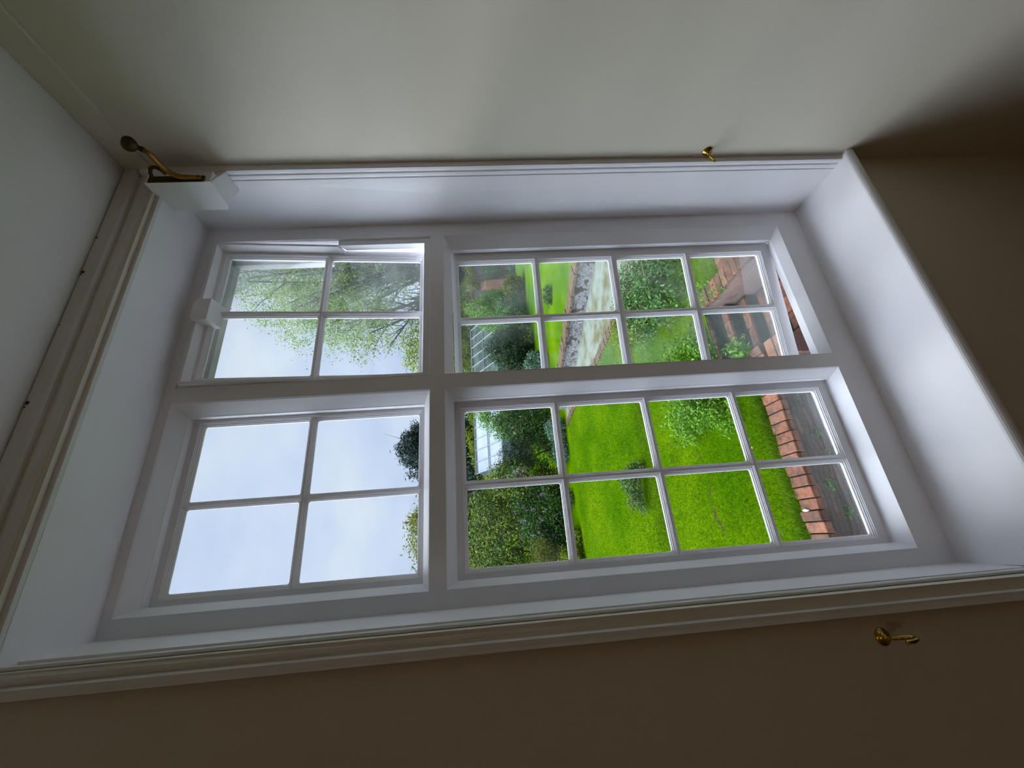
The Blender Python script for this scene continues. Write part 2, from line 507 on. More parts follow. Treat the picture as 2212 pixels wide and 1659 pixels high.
def make_sash(name, outer, cols, rows, gmat, T=0.0235, lip=None, mould=0.0097):
    """local frame: x right, z up, front (room) face at y=0. cols/rows: spans of visible glass."""
    x0, x1, z0, z1 = outer
    mb = MB()
    fy = 0.0
    if lip: fy = lip[1]
    holes = [(c[0] - mould, c[1] + mould, r[0] - mould, r[1] + mould) for c in cols for r in rows]
    ix0, ix1, iz0, iz1 = (x0 + lip[0], x1 - lip[0], z0 + lip[0], z1 - lip[0]) if lip else outer
    if lip:
        s = lip[2]
        gridface(mb, [x0, ix0, ix1, x1], [z0, iz0, iz1, z1], [(ix0, ix1, iz0, iz1)], 0)
        ring(mb, [(ix0, ix1, iz0, iz1, 0, 0), (ix0 + s * .2, ix1 - s * .2, iz0 + s * .2, iz1 - s * .2, fy * .25, 0), (ix0 + s, ix1 - s, iz0 + s, iz1 - s, fy, 0)])
        ix0, ix1, iz0, iz1 = ix0 + s, ix1 - s, iz0 + s, iz1 - s
    xs = uniq([ix0, ix1] + [h[0] for h in holes] + [h[1] for h in holes])
    zs = uniq([iz0, iz1] + [h[2] for h in holes] + [h[3] for h in holes])
    gridface(mb, xs, zs, holes, fy)
    pf = [(0, 0, 0), (0.0006, 0.0020, 0.0005), (0.0030, 0.0030, 0.001), (0.0034, 0.0052, 0.001), (0.0040, 0.0052, 0.001), (0.0062, 0.0062, 0.002), (0.0066, 0.0088, 0.002), (0.0072, 0.0088, 0.002),
          (0.0086, 0.0098, 0.004), (mould - 0.0003, 0.0115, 0.005), (mould, 0.0145, 0.005), (0.0022, (T - fy), 0.0)]
    back = []
    for h in holes:
        ring(mb, [(h[0] + i, h[1] - i, h[2] + i, h[3] - i, fy + d, r) for i, d, r in pf])
        i = 0.0022
        back.append((h[0] + i, h[1] - i, h[2] + i, h[3] - i))
    xs = uniq([x0, x1] + [h[0] for h in back] + [h[1] for h in back])
    zs = uniq([z0, z1] + [h[2] for h in back] + [h[3] for h in back])
    gridface(mb, xs, zs, back, T, True)
    mb.add([(x0, 0, z0), (x1, 0, z0), (x1, 0, z1), (x0, 0, z1), (x0, T, z0), (x1, T, z0), (x1, T, z1), (x0, T, z1)],
           [(0, 4, 5, 1), (1, 5, 6, 2), (2, 6, 7, 3), (3, 7, 4, 0)])
    fr = mb.build(name, M_WHITE, merge=0.0001, bevel=0.0008, seg=2, angle=50)
    gb = MB()
    for c in cols:
        for r in rows:
            gb.box(c[0] - 0.002, c[1] + 0.002, fy + 0.0130, fy + 0.0150, r[0] - 0.002, r[1] + 0.002)
    g = gb.build('window_pane', gmat, parent=fr)
    return fr, g


# the fixed frame: jambs, head, sill rail, mullion and transom in one piece
FX = (-0.043, 0.0, 0.4800, 0.5236, 1.0079, 1.0705)
FZ = (-1.262, -1.160, -0.041, 0.0, 0.656, 0.694)
ops = [(FX[1], FX[2], FZ[3], FZ[4]), (FX[1], FX[2], FZ[1], FZ[2]), (FX[3], FX[4], FZ[3], FZ[4]), (FX[3], FX[4], FZ[1], FZ[2])]
mb = MB()
gridface(mb, list(FX), list(FZ), ops, 0)
TB = 0.105


def op_ring(o, ins, depths):
    L_, R_, B_, T_ = ins
    rects = []
    for (k, y) in depths:
        kl, kr, kb, kt = k if hasattr(k, '__len__') else (k, k, k, k)
        rects.append((o[0] + L_ * kl, o[1] - R_ * kr, o[2] + B_ * kb, o[3] - T_ * kt, y, 0))
    ring(mb, rects)
    l_ = rects[-1]
    return l_[:4]


backs = []
dl = [(0, 0), (0.10, 0.0025), (0.92, 0.034), (1, 0.036), (1, 0.057), (0.3, 0.058), (0.3, TB)]
backs.append(op_ring(ops[0], (0.0115, 0.030, 0.0190, 0.0245), dl))
backs.append(op_ring(ops[1], (0.0115, 0.0205, 0.0030, 0.0190), dl))
dp = [(0, 0), (0.3, 0.004), (0.5, 0.0055), (0.5, 0.030), (0.2, 0.034), (0.2, TB)]
backs.append(op_ring(ops[2], (0.004, 0.004, 0.004, 0.004), dp))
dc = [(0, 0), (0.10, 0.0025), (0.92, 0.026), (1, 0.028), (1, 0.043), ((-0.1, -0.1, -4.2, -0.1), 0.0435), ((-0.1, -0.1, -4.2, -0.1), TB)]
backs.append(op_ring(ops[3], (0.0115, 0.036, 0.0140, 0.0205), dc))
xs = uniq([FX[0], FX[-1]] + [v for q in backs for v in q[:2]]); zs = uniq([FZ[0], FZ[-1]] + [v for q in backs for v in q[2:]])
gridface(mb, xs, zs, backs, TB, True)
mb.add([(FX[0], 0, FZ[0]), (FX[-1], 0, FZ[0]), (FX[-1], 0, FZ[-1]), (FX[0], 0, FZ[-1]), (FX[0], TB, FZ[0]), (FX[-1], TB, FZ[0]), (FX[-1], TB, FZ[-1]), (FX[0], TB, FZ[-1])],
       [(0, 4, 5, 1), (1, 5, 6, 2), (2, 6, 7, 3), (3, 7, 4, 0)])
fr = pw(mb.build('window_frame', M_WHITE, merge=0.0001, bevel=0.0012, seg=2, angle=40))

# fixed sashes on the left
def place_fixed(o, y): 
    pw(o); o.location = (0, y, 0); return o


sh, gl = make_sash('window_sash', (0.0115, 0.4505, 0.0185, 0.632), [(0.0345, 0.2185), (0.2385, 0.4315)], [(0.0385, 0.3130), (0.3355, 0.6060)], M_GLASS)
place_fixed(sh, 0.0565)
sh, gl = make_sash('window_sash', (0.0115, 0.4600, -1.1575, -0.0595), [(0.0345, 0.2195), (0.2425, 0.4320)], [(-1.1200, -0.8790), (-0.8530, -0.6145), (-0.5915, -0.3530), (-0.3310, -0.0865)], M_GLASS)
place_fixed(sh, 0.0565)
# a sliver of flaked paint on the lowest bar of the fixed sash
fb = MB(); fb.tube([(0.044, 0.056, -0.8795), (0.052, 0.052, -0.8775), (0.0665, 0.055, -0.8745)], [0.0006, 0.0011, 0.0006], 6)
pw(fb.build('paint_flake', M_WHITE))

# outward-opening casement, lower right, standing ajar (local x runs from hinge towards the mullion)
a = math.radians(7.5)
sh, gl = make_sash('window_casement', (-0.4920, 0.004, -1.1530, -0.0600), [(-0.2390, -0.0530), (-0.4540, -0.2640)], [(-1.1080, -0.8690), (-0.8390, -0.6130), (-0.5830, -0.3485), (-0.3245, -0.0820)], M_GLASS_D, T=0.0235)
pw(sh)
sh.rotation_euler = (0, 0, -a)
sh.location = (0.9900, 0.0455, 0)
sh['label'] = 'white painted casement standing ajar'
# lumpy old paint along the casement's threshold
mb = MB(); K = 60; rr = random.Random(3)
w = 0
pts = []
for i in range(K + 1):
    x = 0.53 + (0.972 - 0.53) * i / K
    w = 0.7 * w + rr.uniform(-1, 1) * 0.0013
    dz = -0.004 - 0.010 * (i / K) ** 2 + w
    pts.append((x, dz))
for x, dz in pts: mb.v += [(x, 0.041, -1.1475), (x, 0.050, -1.1435 + dz * .15), (x, 0.0545 + dz * .3, -1.147 + dz * .2), (x, 0.0555 + dz * .3, -1.158)]
for i in range(K):
    for j in range(3): mb.f.append((i * 4 + j, (i + 1) * 4 + j, (i + 1) * 4 + j + 1, i * 4 + j + 1))
pw(mb.build('threshold_bead', M_WHITE, smooth=True))

# centre-hung pivot sash, upper right, its top tipped into the room
a = math.radians(4.3)
sh, gl = make_sash('pivot_sash', (0.5250, 0.9888, 0.0215 - .36, 0.6405 - .36), [(0.5565, 0.7440), (0.7680, 0.9565)], [(0.0380 - .36, 0.3110 - .36), (0.3330 - .36, 0.6090 - .36)],
                   M_GLASS_H, T=0.0235)
pw(sh)
sh.rotation_euler = (a, 0, 0)
sh.location = (0, 0.026 * math.cos(a), 0.36 + 0.026 * math.sin(a))
sh['label'] = 'white pivot sash tipped open at its top'
# bead planted on the upper half of the sash, mitred at the corners and cut on the skew at its lower ends
mb = MB()
def bead_run(p0, p1, q0, q1, r0, r1, t0, t1):
    # outer edge p0-p1, front inner q0-q1, back inner r0-r1, outer back t0-t1
    vs_ = [p0, q0, r0, t0, p1, q1, r1, t1]
    mb.add(vs_, [(0, 4, 5, 1), (1, 5, 6, 2), (2, 6, 7, 3), (3, 7, 4, 0), (0, 1, 2, 3), (4, 7, 6, 5)])
X0, X1, ZT, ZL = 0.5250, 0.9888, 0.6405 - .36, 0.283 - .36
w1, w2, dp_ = 0.0075, 0.0135, 0.026
bead_run((X0, -dp_, ZL + .004), (X0, -dp_, ZT), (X0 + w1, -dp_, ZL + .004), (X0 + w1, -dp_, ZT - w1), (X0 + w2, 0, ZL - .012), (X0 + w2, 0, ZT - w2), (X0, 0, ZL - .012), (X0, 0, ZT))
bead_run((X1, -dp_, ZT), (X1, -dp_, ZL + .004), (X1 - w1, -dp_, ZT - w1), (X1 - w1, -dp_, ZL + .004), (X1 - w2, 0, ZT - w2), (X1 - w2, 0, ZL - .012), (X1, 0, ZT), (X1, 0, ZL - .012))
bead_run((X0, -dp_, ZT), (X1, -dp_, ZT), (X0 + w1, -dp_, ZT - w1), (X1 - w1, -dp_, ZT - w1), (X0 + w2, 0, ZT - w2), (X1 - w2, 0, ZT - w2), (X0, 0, ZT), (X1, 0, ZT))
mb.build('sash_bead', M_WHITE, parent=sh, bevel=0.0008)
# block for the catch on the top rail of the pivot sash
mb = MB()
P = [(0.703, 0.5975), (0.7245, 0.6090), (0.728, 0.647), (0.7745, 0.647), (0.7800, 0.612), (0.7700, 0.5960)]
P = [(0.7120, 0.600), (0.7110, 0.640), (0.7200, 0.6465), (0.7700, 0.6465), (0.7790, 0.640), (0.7800, 0.600)]
k = len(P)
mb.add([(x, -0.031, z) for x, z in P] + [(x, 0.022, z - 0.006) for x, z in P], [tuple(range(k))] + [(i, i + k, (i + 1) % k + k, (i + 1) % k) for i in range(k)])
blk = mb.build('catch_block', M_WHITE, bevel=0.002)
pw(blk); blk['label'] = 'chunky white painted wooden catch block'
# stops fixed to the frame: inside on the lower half, outside on the upper half
mb = MB()
mb.add([(0.9865, 0.0065, 0.0185), (1.0068, 0.0065, 0.0185), (1.0068, 0.0065, 0.288), (0.9865, 0.0065, 0.288), (0.9850, 0.0290, 0.0185), (1.0068, 0.0290, 0.0185), (1.0068, 0.0290, 0.268), (0.9850, 0.0290, 0.268)], [(0, 1, 2, 3), (7, 6, 5, 4), (0, 4, 5, 1), (1, 5, 6, 2), (2, 6, 7, 3), (3, 7, 4, 0)])
mb.box(0.5246, 0.5345, 0.0065, 0.0260, 0.0185, 0.2800)
mb.box(0.5246, 1.0068, 0.0065, 0.0230, 0.0015, 0.0205)
pw(mb.build('stop_bead', M_WHITE, bevel=0.001))
mb = MB()
mb.box(0.9850, 1.0068, 0.080, 0.104, 0.335, 0.655)
mb.box(0.5246, 0.5420, 0.080, 0.104, 0.335, 0.655)
mb.box(0.5246, 1.0068, 0.080, 0.104, 0.641, 0.655)
pw(mb.build('stop_bead', paint('weathered_outside_paint', (0.33, 0.32, 0.31), rough=0.7, spec=0.1), bevel=0.001))
# small painted screw eye at the foot of the pivot sash
mb = MB(); q = []
for i in range(15):
    t = math.radians(-60 + 285 * i / 14); q.append((0.9560 + 0.0055 * math.cos(t), 0.036, 0.0450 + 0.0055 * math.sin(t)))
mb.tube(q, 0.0014, 8); mb.tube([(0.9560, 0.040, 0.0380), (0.9560, 0.052, 0.0380)], 0.0016, 8)
pw(mb.build('screw_eye', M_WHITE, smooth=True))

# plastered linings of the recess
def prism(mb, quad, vec):
    q = [Vector(v) for v in quad]; v = Vector(vec)
    mb.add(q + [p + v for p in q], [(0, 1, 2, 3), (7, 6, 5, 4), (0, 4, 5, 1), (1, 5, 6, 2), (2, 6, 7, 3), (3, 7, 4, 0)])


mb = MB()
prism(mb, [(-0.0385, 0.002, -1.252), (-0.0385, 0.002, 0.70), (-0.0415, -0.130, 0.70), (-0.0415, -0.130, -1.252)], (-0.008, 0, 0))
pw(mb.build('window_reveal', M_REVEAL))
mb = MB()
prism(mb, [(1.0670, 0.002, -1.252), (1.0680, -0.178, -1.252), (1.0680, -0.178, 0.70), (1.0560, 0.002, 0.70)], (0.004, 0, 0))
pw(mb.build('window_reveal', M_REVEAL))
mb = MB()
prism(mb, [(-0.046, 0.002, 0.6800), (1.072, 0.002, 0.6870), (1.072, -0.1625, 0.6890), (-0.046, -0.1625, 0.6875)], (0, 0, 0.012))
pw(mb.build('window_reveal', M_REVEAL))
# sill board with a rounded nosing
mb = MB(); K = 10
pf = [(0.004, -1.2475)] + [(-0.2050 - 0.0135 * math.sin(math.pi * i / K), -1.2645 + 0.0145 * math.cos(math.pi * i / K)) for i in range(K + 1)] + [(-0.183, -1.280), (0.004, -1.280)]
k = len(pf)
mb.add([(-0.040, y, z) for y, z in pf] + [(XR - 0.0005, y, z) for y, z in pf], [tuple(range(k))[::-1], tuple(range(k, 2 * k))] + [(i, i + k, (i + 1) % k + k, (i + 1) % k) for i in range(k)])
pw(mb.build('window_sill', M_REVEAL, smooth=False, bevel=0.0))

# ------------------------------------------------------------------ brass fittings
def hook(name, pts, rads, disc_o, axis, label, cat, group):
    r = empty(name, disc_o)
    o = Vector(disc_o)
    mb = MB()
    mb.lathe([(0.0, 0.010), (0.0028, 0.010), (0.0040, 0.0085), (0.0050, 0.0070), (0.0052, 0.0058), (0.0088, 0.0050), (0.0098, 0.0040), (0.0100, 0.0034), (0.0130, 0.0026), (0.0142, 0.0014), (0.0144, 0.0), (0, 0)], (0, 0, 0), axis)
    mb.build('rose', M_BRASS, parent=r, smooth=True)
    mb = MB(); mb.tube([Vector(p) - o for p in pts], rads, 12)
    mb.build('hook', M_BRASS, parent=r, smooth=True)
    tag(r, label, cat, group)
    return r


def bez(pts, n=10):
    """Catmull-Rom through the points"""
    P = [Vector(p) for p in pts]; P = [P[0] * 2 - P[1]] + P + [P[-1] * 2 - P[-2]]
    out = []
    for i in range(1, len(P) - 2):
        for k in range(n):
            t = k / n
            out.append(0.5 * ((2 * P[i]) + (-P[i - 1] + P[i + 1]) * t + (2 * P[i - 1] - 5 * P[i] + 4 * P[i + 1] - P[i + 2]) * t * t + (-P[i - 1] + 3 * P[i] - 3 * P[i + 1] + P[i + 2]) * t ** 3))
    out.append(P[-2])
    return out


hook('tieback_hook', bez([(-0.120, -0.193, -0.832), (-0.119, -0.205, -0.838), (-0.117, -0.214, -0.852), (-0.117, -0.224, -0.856), (-0.117, -0.231, -0.850), (-0.118, -0.236, -0.838), (-0.118, -0.237, -0.826)]), 0.0034,
     (-0.120, YW, -0.832), (0, -1, 0), 'brass curtain tieback hook on the dark wall left of the window', 'hook', None)
hook('tieback_hook', bez([(1.078, -0.215, -0.8265), (1.068, -0.214, -0.831), (1.056, -0.213, -0.840), (1.050, -0.214, -0.842), (1.0455, -0.216, -0.838), (1.044, -0.218, -0.828)]), 0.0030,
     (XR, -0.2165, -0.8255), (-1, 0, 0), 'brass curtain tieback hook on the cream wall right of the window', 'hook', None)

# white wooden pelmet block in the top right corner, with the old brass curtain-pole bracket screwed to it
mb = MB()
Pk = [(-0.213, 0.694), (-0.213, 0.5345), (-0.200, 0.5335), (-0.135, 0.5365), (-0.125, 0.545), (-0.125, 0.694)]
k = len(Pk)
mb.add([(1.008, y, z) for y, z in Pk] + [(1.046, y, z) for y, z in Pk], [tuple(range(k))[::-1], tuple(range(k, 2 * k))] + [(i, i + k, (i + 1) % k + k, (i + 1) % k) for i in range(k)])
# splayed foot running back to the lining of the recess
mb.add([(1.0085, -0.2125, 0.5348), (1.0665, -0.196, 0.516), (1.0665, -0.135, 0.516), (1.0085, -0.1355, 0.5368), (1.0665, -0.196, 0.60), (1.0665, -0.135, 0.60)],
       [(0, 3, 2, 1), (0, 1, 4), (3, 5, 2), (1, 2, 5, 4), (0, 4, 5, 3)])
o = mb.build('pelmet_block', M_WHITE, bevel=0.0015)
tag(o, 'white painted wooden block in the top right corner of the recess', 'block')

r = empty('curtain_bracket', (1.0155, -0.214, 0.60))
o0 = Vector((1.0155, -0.214, 0.60))


def loc(p): return Vector(p) - o0


mb = MB(); mb.box(-0.0085, 0.0115, -0.0035, 0.0, -0.052, 0.085)
mb.build('back_plate', M_DKBRASS, parent=r, bevel=0.001)
mb = MB()
arm = bez([(1.0160, -0.2195, 0.553), (1.0160, -0.2210, 0.578), (1.0160, -0.2225, 0.596), (1.0150, -0.2300, 0.611), (1.0150, -0.2450, 0.6210), (1.0150, -0.2620, 0.6245), (1.0150, -0.2800, 0.6250), (1.0150, -0.2920, 0.6270), (1.0150, -0.3010, 0.6350)], 8)
n = len(arm)
mb.tube([loc(p) for p in arm], [0.0052 + 0.0012 * math.sin(math.pi * i / n) for i in range(n)], 14)
mb.build('arm', M_OLDBRASS, parent=r, smooth=True)
mb = MB()
kb = loc((1.0150, -0.3000, 0.6340)); ka = Vector((0, -0.6, 0.8)).normalized()
mb.lathe([(0, -0.006), (0.0055, -0.006), (0.0065, -0.003), (0.0065, 0.002), (0.0050, 0.004), (0.0060, 0.007), (0.0120, 0.011), (0.0158, 0.017), (0.0168, 0.023), (0.0150, 0.029), (0.0100, 0.034), (0, 0.036)], kb, ka)
mb.build('knob', M_DKBRASS, parent=r, smooth=True)
mb = MB()
mb.tube([loc(p) for p in bez([(1.015, -0.2165, 0.672), (1.015, -0.229, 0.667), (1.015, -0.240, 0.661), (1.015, -0.2500, 0.652), (1.015, -0.2520, 0.640), (1.015, -0.2430, 0.632), (1.015, -0.233, 0.630)], 6)], 0.0042, 10)
mb.build('scroll', M_DKBRASS, parent=r, smooth=True)
for z in (0.5565, 0.577):
    mb = MB(); mb.lathe([(0, 0.0082), (0.0022, 0.0078), (0.0032, 0.0062), (0.0032, 0.002)], loc((1.0160, -0.2180, z)), (0, -1, 0), 14)
    mb.build('screw', M_DKBRASS, parent=r, smooth=True)
tag(r, 'old brass curtain bracket with round knob screwed to the white corner block', 'bracket')

# ------------------------------------------------------------------ the garden

def lin(r, g, b):
    return tuple(((c / 255) / 12.92 if c / 255 <= 0.04045 else ((c / 255 + 0.055) / 1.055) ** 2.4) for c in (r, g, b))


def leaves(blobs, n, size, clump=0.18, per=14, shell=2.2, up=0.35, aspect=0.5, flat=0.0, seed=1):
    """n leaves gathered in small clumps through a set of ellipsoids (cx,cy,cz,rx,ry,rz)"""
    g = np.random.default_rng(seed)
    B = np.array(blobs, float)
    wts = (B[:, 3] * B[:, 4] * B[:, 5]) ** 0.67; wts /= wts.sum()
    nc = max(1, n // per)
    bi = g.choice(len(B), nc, p=wts)
    d = g.normal(size=(nc, 3)); d /= np.linalg.norm(d, axis=1)[:, None]
    rad = g.random(nc) ** (1 / (3 * shell))
    rad *= 1 + 0.16 * np.sin(d[:, 0] * 5 + B[bi, 0] * 3) * np.cos(d[:, 2] * 6 + B[bi, 1])
    cc = B[bi, :3] + d * rad[:, None] * B[bi, 3:6]
    k = np.repeat(np.arange(nc), per)
    N_ = len(k)
    p = cc[k] + g.normal(size=(N_, 3)) * clump * 0.5
    nrm = d[k] * 0.7 + g.normal(size=(N_, 3)) * 0.7 + np.array([0, 0, up]); nrm /= np.linalg.norm(nrm, axis=1)[:, None]
    t = np.cross(nrm, g.normal(size=(N_, 3))); t /= np.linalg.norm(t, axis=1)[:, None]
    if flat: t[:, 2] -= flat; t /= np.linalg.norm(t, axis=1)[:, None]
    w = np.cross(nrm, t)
    s = size * g.uniform(0.6, 1.35, N_)[:, None]
    v = np.stack([p - t * s * .5, p + w * s * aspect * .5 + nrm * s * .08, p + t * s * .5, p - w * s * aspect * .5 + nrm * s * .08], 1).reshape(-1, 3)
    f = np.arange(N_ * 4).reshape(-1, 4)
    return v, f


def branches(base, tips, r0, seed=1, twigs=3, wob=0.06, spread=0.35):
    rr = random.Random(seed)
    mb = MB(); b_ = Vector(base)
    for t in tips:
        t = Vector(t); L_ = (t - b_).length
        mid = b_.lerp(t, 0.5) + Vector((rr.uniform(-1, 1), rr.uniform(-1, 1), rr.uniform(0.0, 1))) * L_ * wob * 1.5
        path = bez([b_, b_.lerp(mid, .5) + Vector((0, 0, L_ * wob)), mid, t], 4)
        n = len(path)
        mb.tube(path, [r0 * (1 - 0.85 * i / (n - 1)) for i in range(n)], 7)
        for q in range(twigs):
            i = rr.randrange(n // 3, n - 1); p0 = path[i]
            d = (t - b_).normalized() + Vector((rr.uniform(-1, 1), rr.uniform(-1, 1), rr.uniform(-.5, 1))) * 0.9
            e = p0 + d.normalized() * L_ * spread * rr.uniform(.5, 1)
            rb = r0 * (1 - 0.85 * i / (n - 1)) * .6
            m1 = p0.lerp(e, .5) + Vector((rr.uniform(-1, 1), rr.uniform(-1, 1), rr.uniform(-1, 1))) * L_ * .03
            mb.tube([p0, m1, e], [rb, rb * .6, rb * .15], 5)
    return mb


def plant(name, loc, blobs, n, size, lmat, label, cat, group=None, tips=None, r0=0.05, bmat=None, base=None, twigs=3, part='stem', wob=.06, spread=.35, seed=1, **kw):
    """blobs and tips are in world coordinates; the thing stands at loc"""
    e = empty(name, loc)
    o = np.array(loc)
    v, f = leaves(blobs, n, size, seed=seed, **kw)
    np_mesh('foliage', v - o, f, lmat, parent=e)
    if tips is None:
        rr = random.Random(seed)
        tips = []
        for b_ in blobs:
            for _ in range(3):
                tips.append((b_[0] + rr.uniform(-.6, .6) * b_[3], b_[1] + rr.uniform(-.6, .6) * b_[4], b_[2] + rr.uniform(0, .8) * b_[5]))
    bb = base or loc
    m_ = branches(Vector(bb) - Vector(loc), [Vector(t) - Vector(loc) for t in tips], r0, seed, twigs, wob, spread)
    m_.build(part, bmat or M_BARK, parent=e, smooth=True)
    tag(e, label, cat, group)
    return e


A = 0.36       # outdoor reflectances are scaled down to offset the boosted daylight
def al(r, g, b, k=A):
    return tuple(min(1, c * k * 0.72) for c in lin(r, g, b))


M_BARK = mottled('grey_bark', [(0.012, 0.012, 0.010), (0.035, 0.034, 0.028)], scale=12, rough=0.9, bump=0.4)
M_PALEBARK = mottled('pale_bark', [al(150, 125, 90), al(205, 185, 150)], scale=20, rough=0.9, bump=0.3)
M_BLADE = leaf_mat('grass_blade', [al(70, 125, 0), al(105, 155, 0), al(135, 178, 10), al(165, 195, 50)], trans=0.45, nscale=1.1)
M_L_LIME = leaf_mat('lime_leaf', [al(95, 130, 40, .52), al(130, 165, 60, .52), al(165, 190, 90, .52), al(185, 205, 120, .52)], trans=0.5)
M_L_YEL = leaf_mat('yellow_green_leaf', [al(110, 140, 25, .52), al(150, 175, 35, .52), al(190, 200, 60, .52)], trans=0.5)
M_L_OLIVE = leaf_mat('olive_leaf', [al(85, 100, 25, .52), al(130, 140, 45, .52), al(175, 170, 75, .52)], trans=0.45)
M_L_DARK = leaf_mat('dark_evergreen_leaf', [al(20, 45, 25, .52), al(40, 75, 35, .52), al(70, 110, 50, .52)], trans=0.2)
M_L_CONIF = leaf_mat('conifer_needles', [al(18, 40, 38, .52), al(32, 60, 52, .52), al(60, 85, 70, .52)], trans=0.1)
M_L_GOLD = leaf_mat('golden_laurel_leaf', [al(25, 55, 20, .5), al(45, 85, 28, .52), al(75, 115, 35, .52), al(105, 145, 45, .52), al(160, 180, 60, .52), al(215, 215, 100, .5)], trans=0.3, nscale=1.6)
M_L_MID = leaf_mat('mid_green_leaf', [al(35, 75, 30, .52), al(65, 115, 45, .52), al(100, 150, 65, .52), al(140, 175, 100, .52)], trans=0.3)
M_L_BRIGHT = leaf_mat('bright_shrub_leaf', [al(50, 110, 20, .52), al(95, 160, 30, .52), al(135, 190, 45, .52), al(150, 195, 60, .52)], trans=0.4)
M_L_TEAL = leaf_mat('grey_green_leaf', [al(80, 120, 95, .52), al(115, 155, 120, .52), al(160, 190, 150, .52)], trans=0.2)
M_L_RUST = leaf_mat('bronze_leaf', [al(95, 55, 35, .52), al(150, 90, 55, .52), al(180, 130, 80, .52)], trans=0.3)
M_PETAL = leaf_mat('mauve_petal', [al(175, 120, 185, .6), al(205, 160, 215, .6)], trans=0.3)
M_PINK = leaf_mat('pink_petal', [al(225, 160, 150, .6), al(235, 190, 180, .6)], trans=0.3)

M_L_SAP = leaf_mat('sapling_leaf', [al(45, 80, 40, .5), al(75, 120, 60, .5), al(120, 155, 95, .5), al(105, 95, 50, .4), al(135, 165, 100, .5)], trans=0.25)

# ---- lawn
mt, t, p, o = base_mat('lawn_turf'); l = t.links.new
c = N(t, 'ShaderNodeTexCoord')
n1 = N(t, 'ShaderNodeTexNoise', Scale=0.55, Detail=3.0); l(c.outputs['Object'], n1.inputs['Vector'])
n2 = N(t, 'ShaderNodeTexNoise', Scale=22.0, Detail=8.0, Roughness=0.7); l(c.outputs['Object'], n2.inputs['Vector'])
r1 = ramp(t, [(0.35, al(92, 144, 0)), (0.65, al(136, 176, 8))]); l(n1.outputs['Fac'], r1.inputs['Fac'])
r2 = ramp(t, [(0.32, (0.42, 0.5, 0.4)), (0.5, (0.9, 0.92, 0.9)), (0.7, (1.25, 1.18, 1.3))]); l(n2.outputs['Fac'], r2.inputs['Fac'])
mm = N(t, 'ShaderNodeMix', data_type='RGBA', blend_type='MULTIPLY'); mm.inputs[0].default_value = 1.0
l(r1.outputs[0], mm.inputs[6]); l(r2.outputs[0], mm.inputs[7])
# bare earth along a settled trench, and scattered broad-leaved weeds
sx = N(t, 'ShaderNodeSeparateXYZ'); l(c.outputs['Object'], sx.inputs[0])
n3 = N(t, 'ShaderNodeTexNoise', Scale=2.2, Detail=4.0); l(c.outputs['Object'], n3.inputs['Vector'])
ma = N(t, 'ShaderNodeMath', operation='MULTIPLY_ADD'); ma.inputs[1].default_value = 0.55; ma.inputs[2].default_value = 4.13; l(n3.outputs['Fac'], ma.inputs[0])
mb_ = N(t, 'ShaderNodeMath', operation='SUBTRACT'); l(sx.outputs['Y'], mb_.inputs[0]); l(ma.outputs[0], mb_.inputs[1])
mc = N(t, 'ShaderNodeMath', operation='ABSOLUTE'); l(mb_.outputs[0], mc.inputs[0])
md = N(t, 'ShaderNodeMapRange'); md.inputs['From Min'].default_value = 0.015; md.inputs['From Max'].default_value = 0.06; md.inputs['To Min'].default_value = 1; md.inputs['To Max'].default_value = 0
l(mc.outputs[0], md.inputs['Value'])
me_ = N(t, 'ShaderNodeMath', operation='MULTIPLY'); l(md.outputs[0], me_.inputs[0])
n4 = N(t, 'ShaderNodeTexNoise', Scale=5.0, Detail=5.0); l(c.outputs['Object'], n4.inputs['Vector'])
mf = N(t, 'ShaderNodeMapRange'); mf.inputs['From Min'].default_value = 0.45; mf.inputs['From Max'].default_value = 0.6; l(n4.outputs['Fac'], mf.inputs['Value']); l(mf.outputs[0], me_.inputs[1])
mg = N(t, 'ShaderNodeMix', data_type='RGBA'); l(me_.outputs[0], mg.inputs[0]); l(mm.outputs[2], mg.inputs[6]); mg.inputs[7].default_value = (*al(110, 95, 55), 1)
n5 = N(t, 'ShaderNodeTexVoronoi', Scale=1.35); n5.inputs['Randomness'].default_value = 1.0; l(c.outputs['Object'], n5.inputs['Vector'])
mh = N(t, 'ShaderNodeMapRange'); mh.inputs['From Min'].default_value = 0.05; mh.inputs['From Max'].default_value = 0.17; mh.inputs['To Min'].default_value = 0.55; mh.inputs['To Max'].default_value = 0.0
l(n5.outputs['Distance'], mh.inputs['Value'])
mi = N(t, 'ShaderNodeMix', data_type='RGBA'); l(mh.outputs[0], mi.inputs[0]); l(mg.outputs[2], mi.inputs[6]); mi.inputs[7].default_value = (*al(45, 105, 25), 1)
l(mi.outputs[2], p.inputs['Base Color']); p.inputs['Roughness'].default_value = 1.0; p.inputs['Specular IOR Level'].default_value = 0.0
bb = N(t, 'ShaderNodeBump', Strength=1.0, Distance=0.03); l(n2.outputs['Fac'], bb.inputs['Height']); l(bb.outputs['Normal'], p.inputs['Normal'])
M_LAWN = mt
mb = MB()
mb.add([(-60, 2.84, G), (1.86, 2.84, G), (1.86, 3.42, G), (2.76, 3.42, G), (2.76, 2.84, G), (90, 2.84, G), (90, 160, G), (-60, 160, G)],
       [(0, 1, 2, 7), (2, 3, 6, 7), (3, 4, 5, 6)])
struct(mb.build('lawn', M_LAWN))

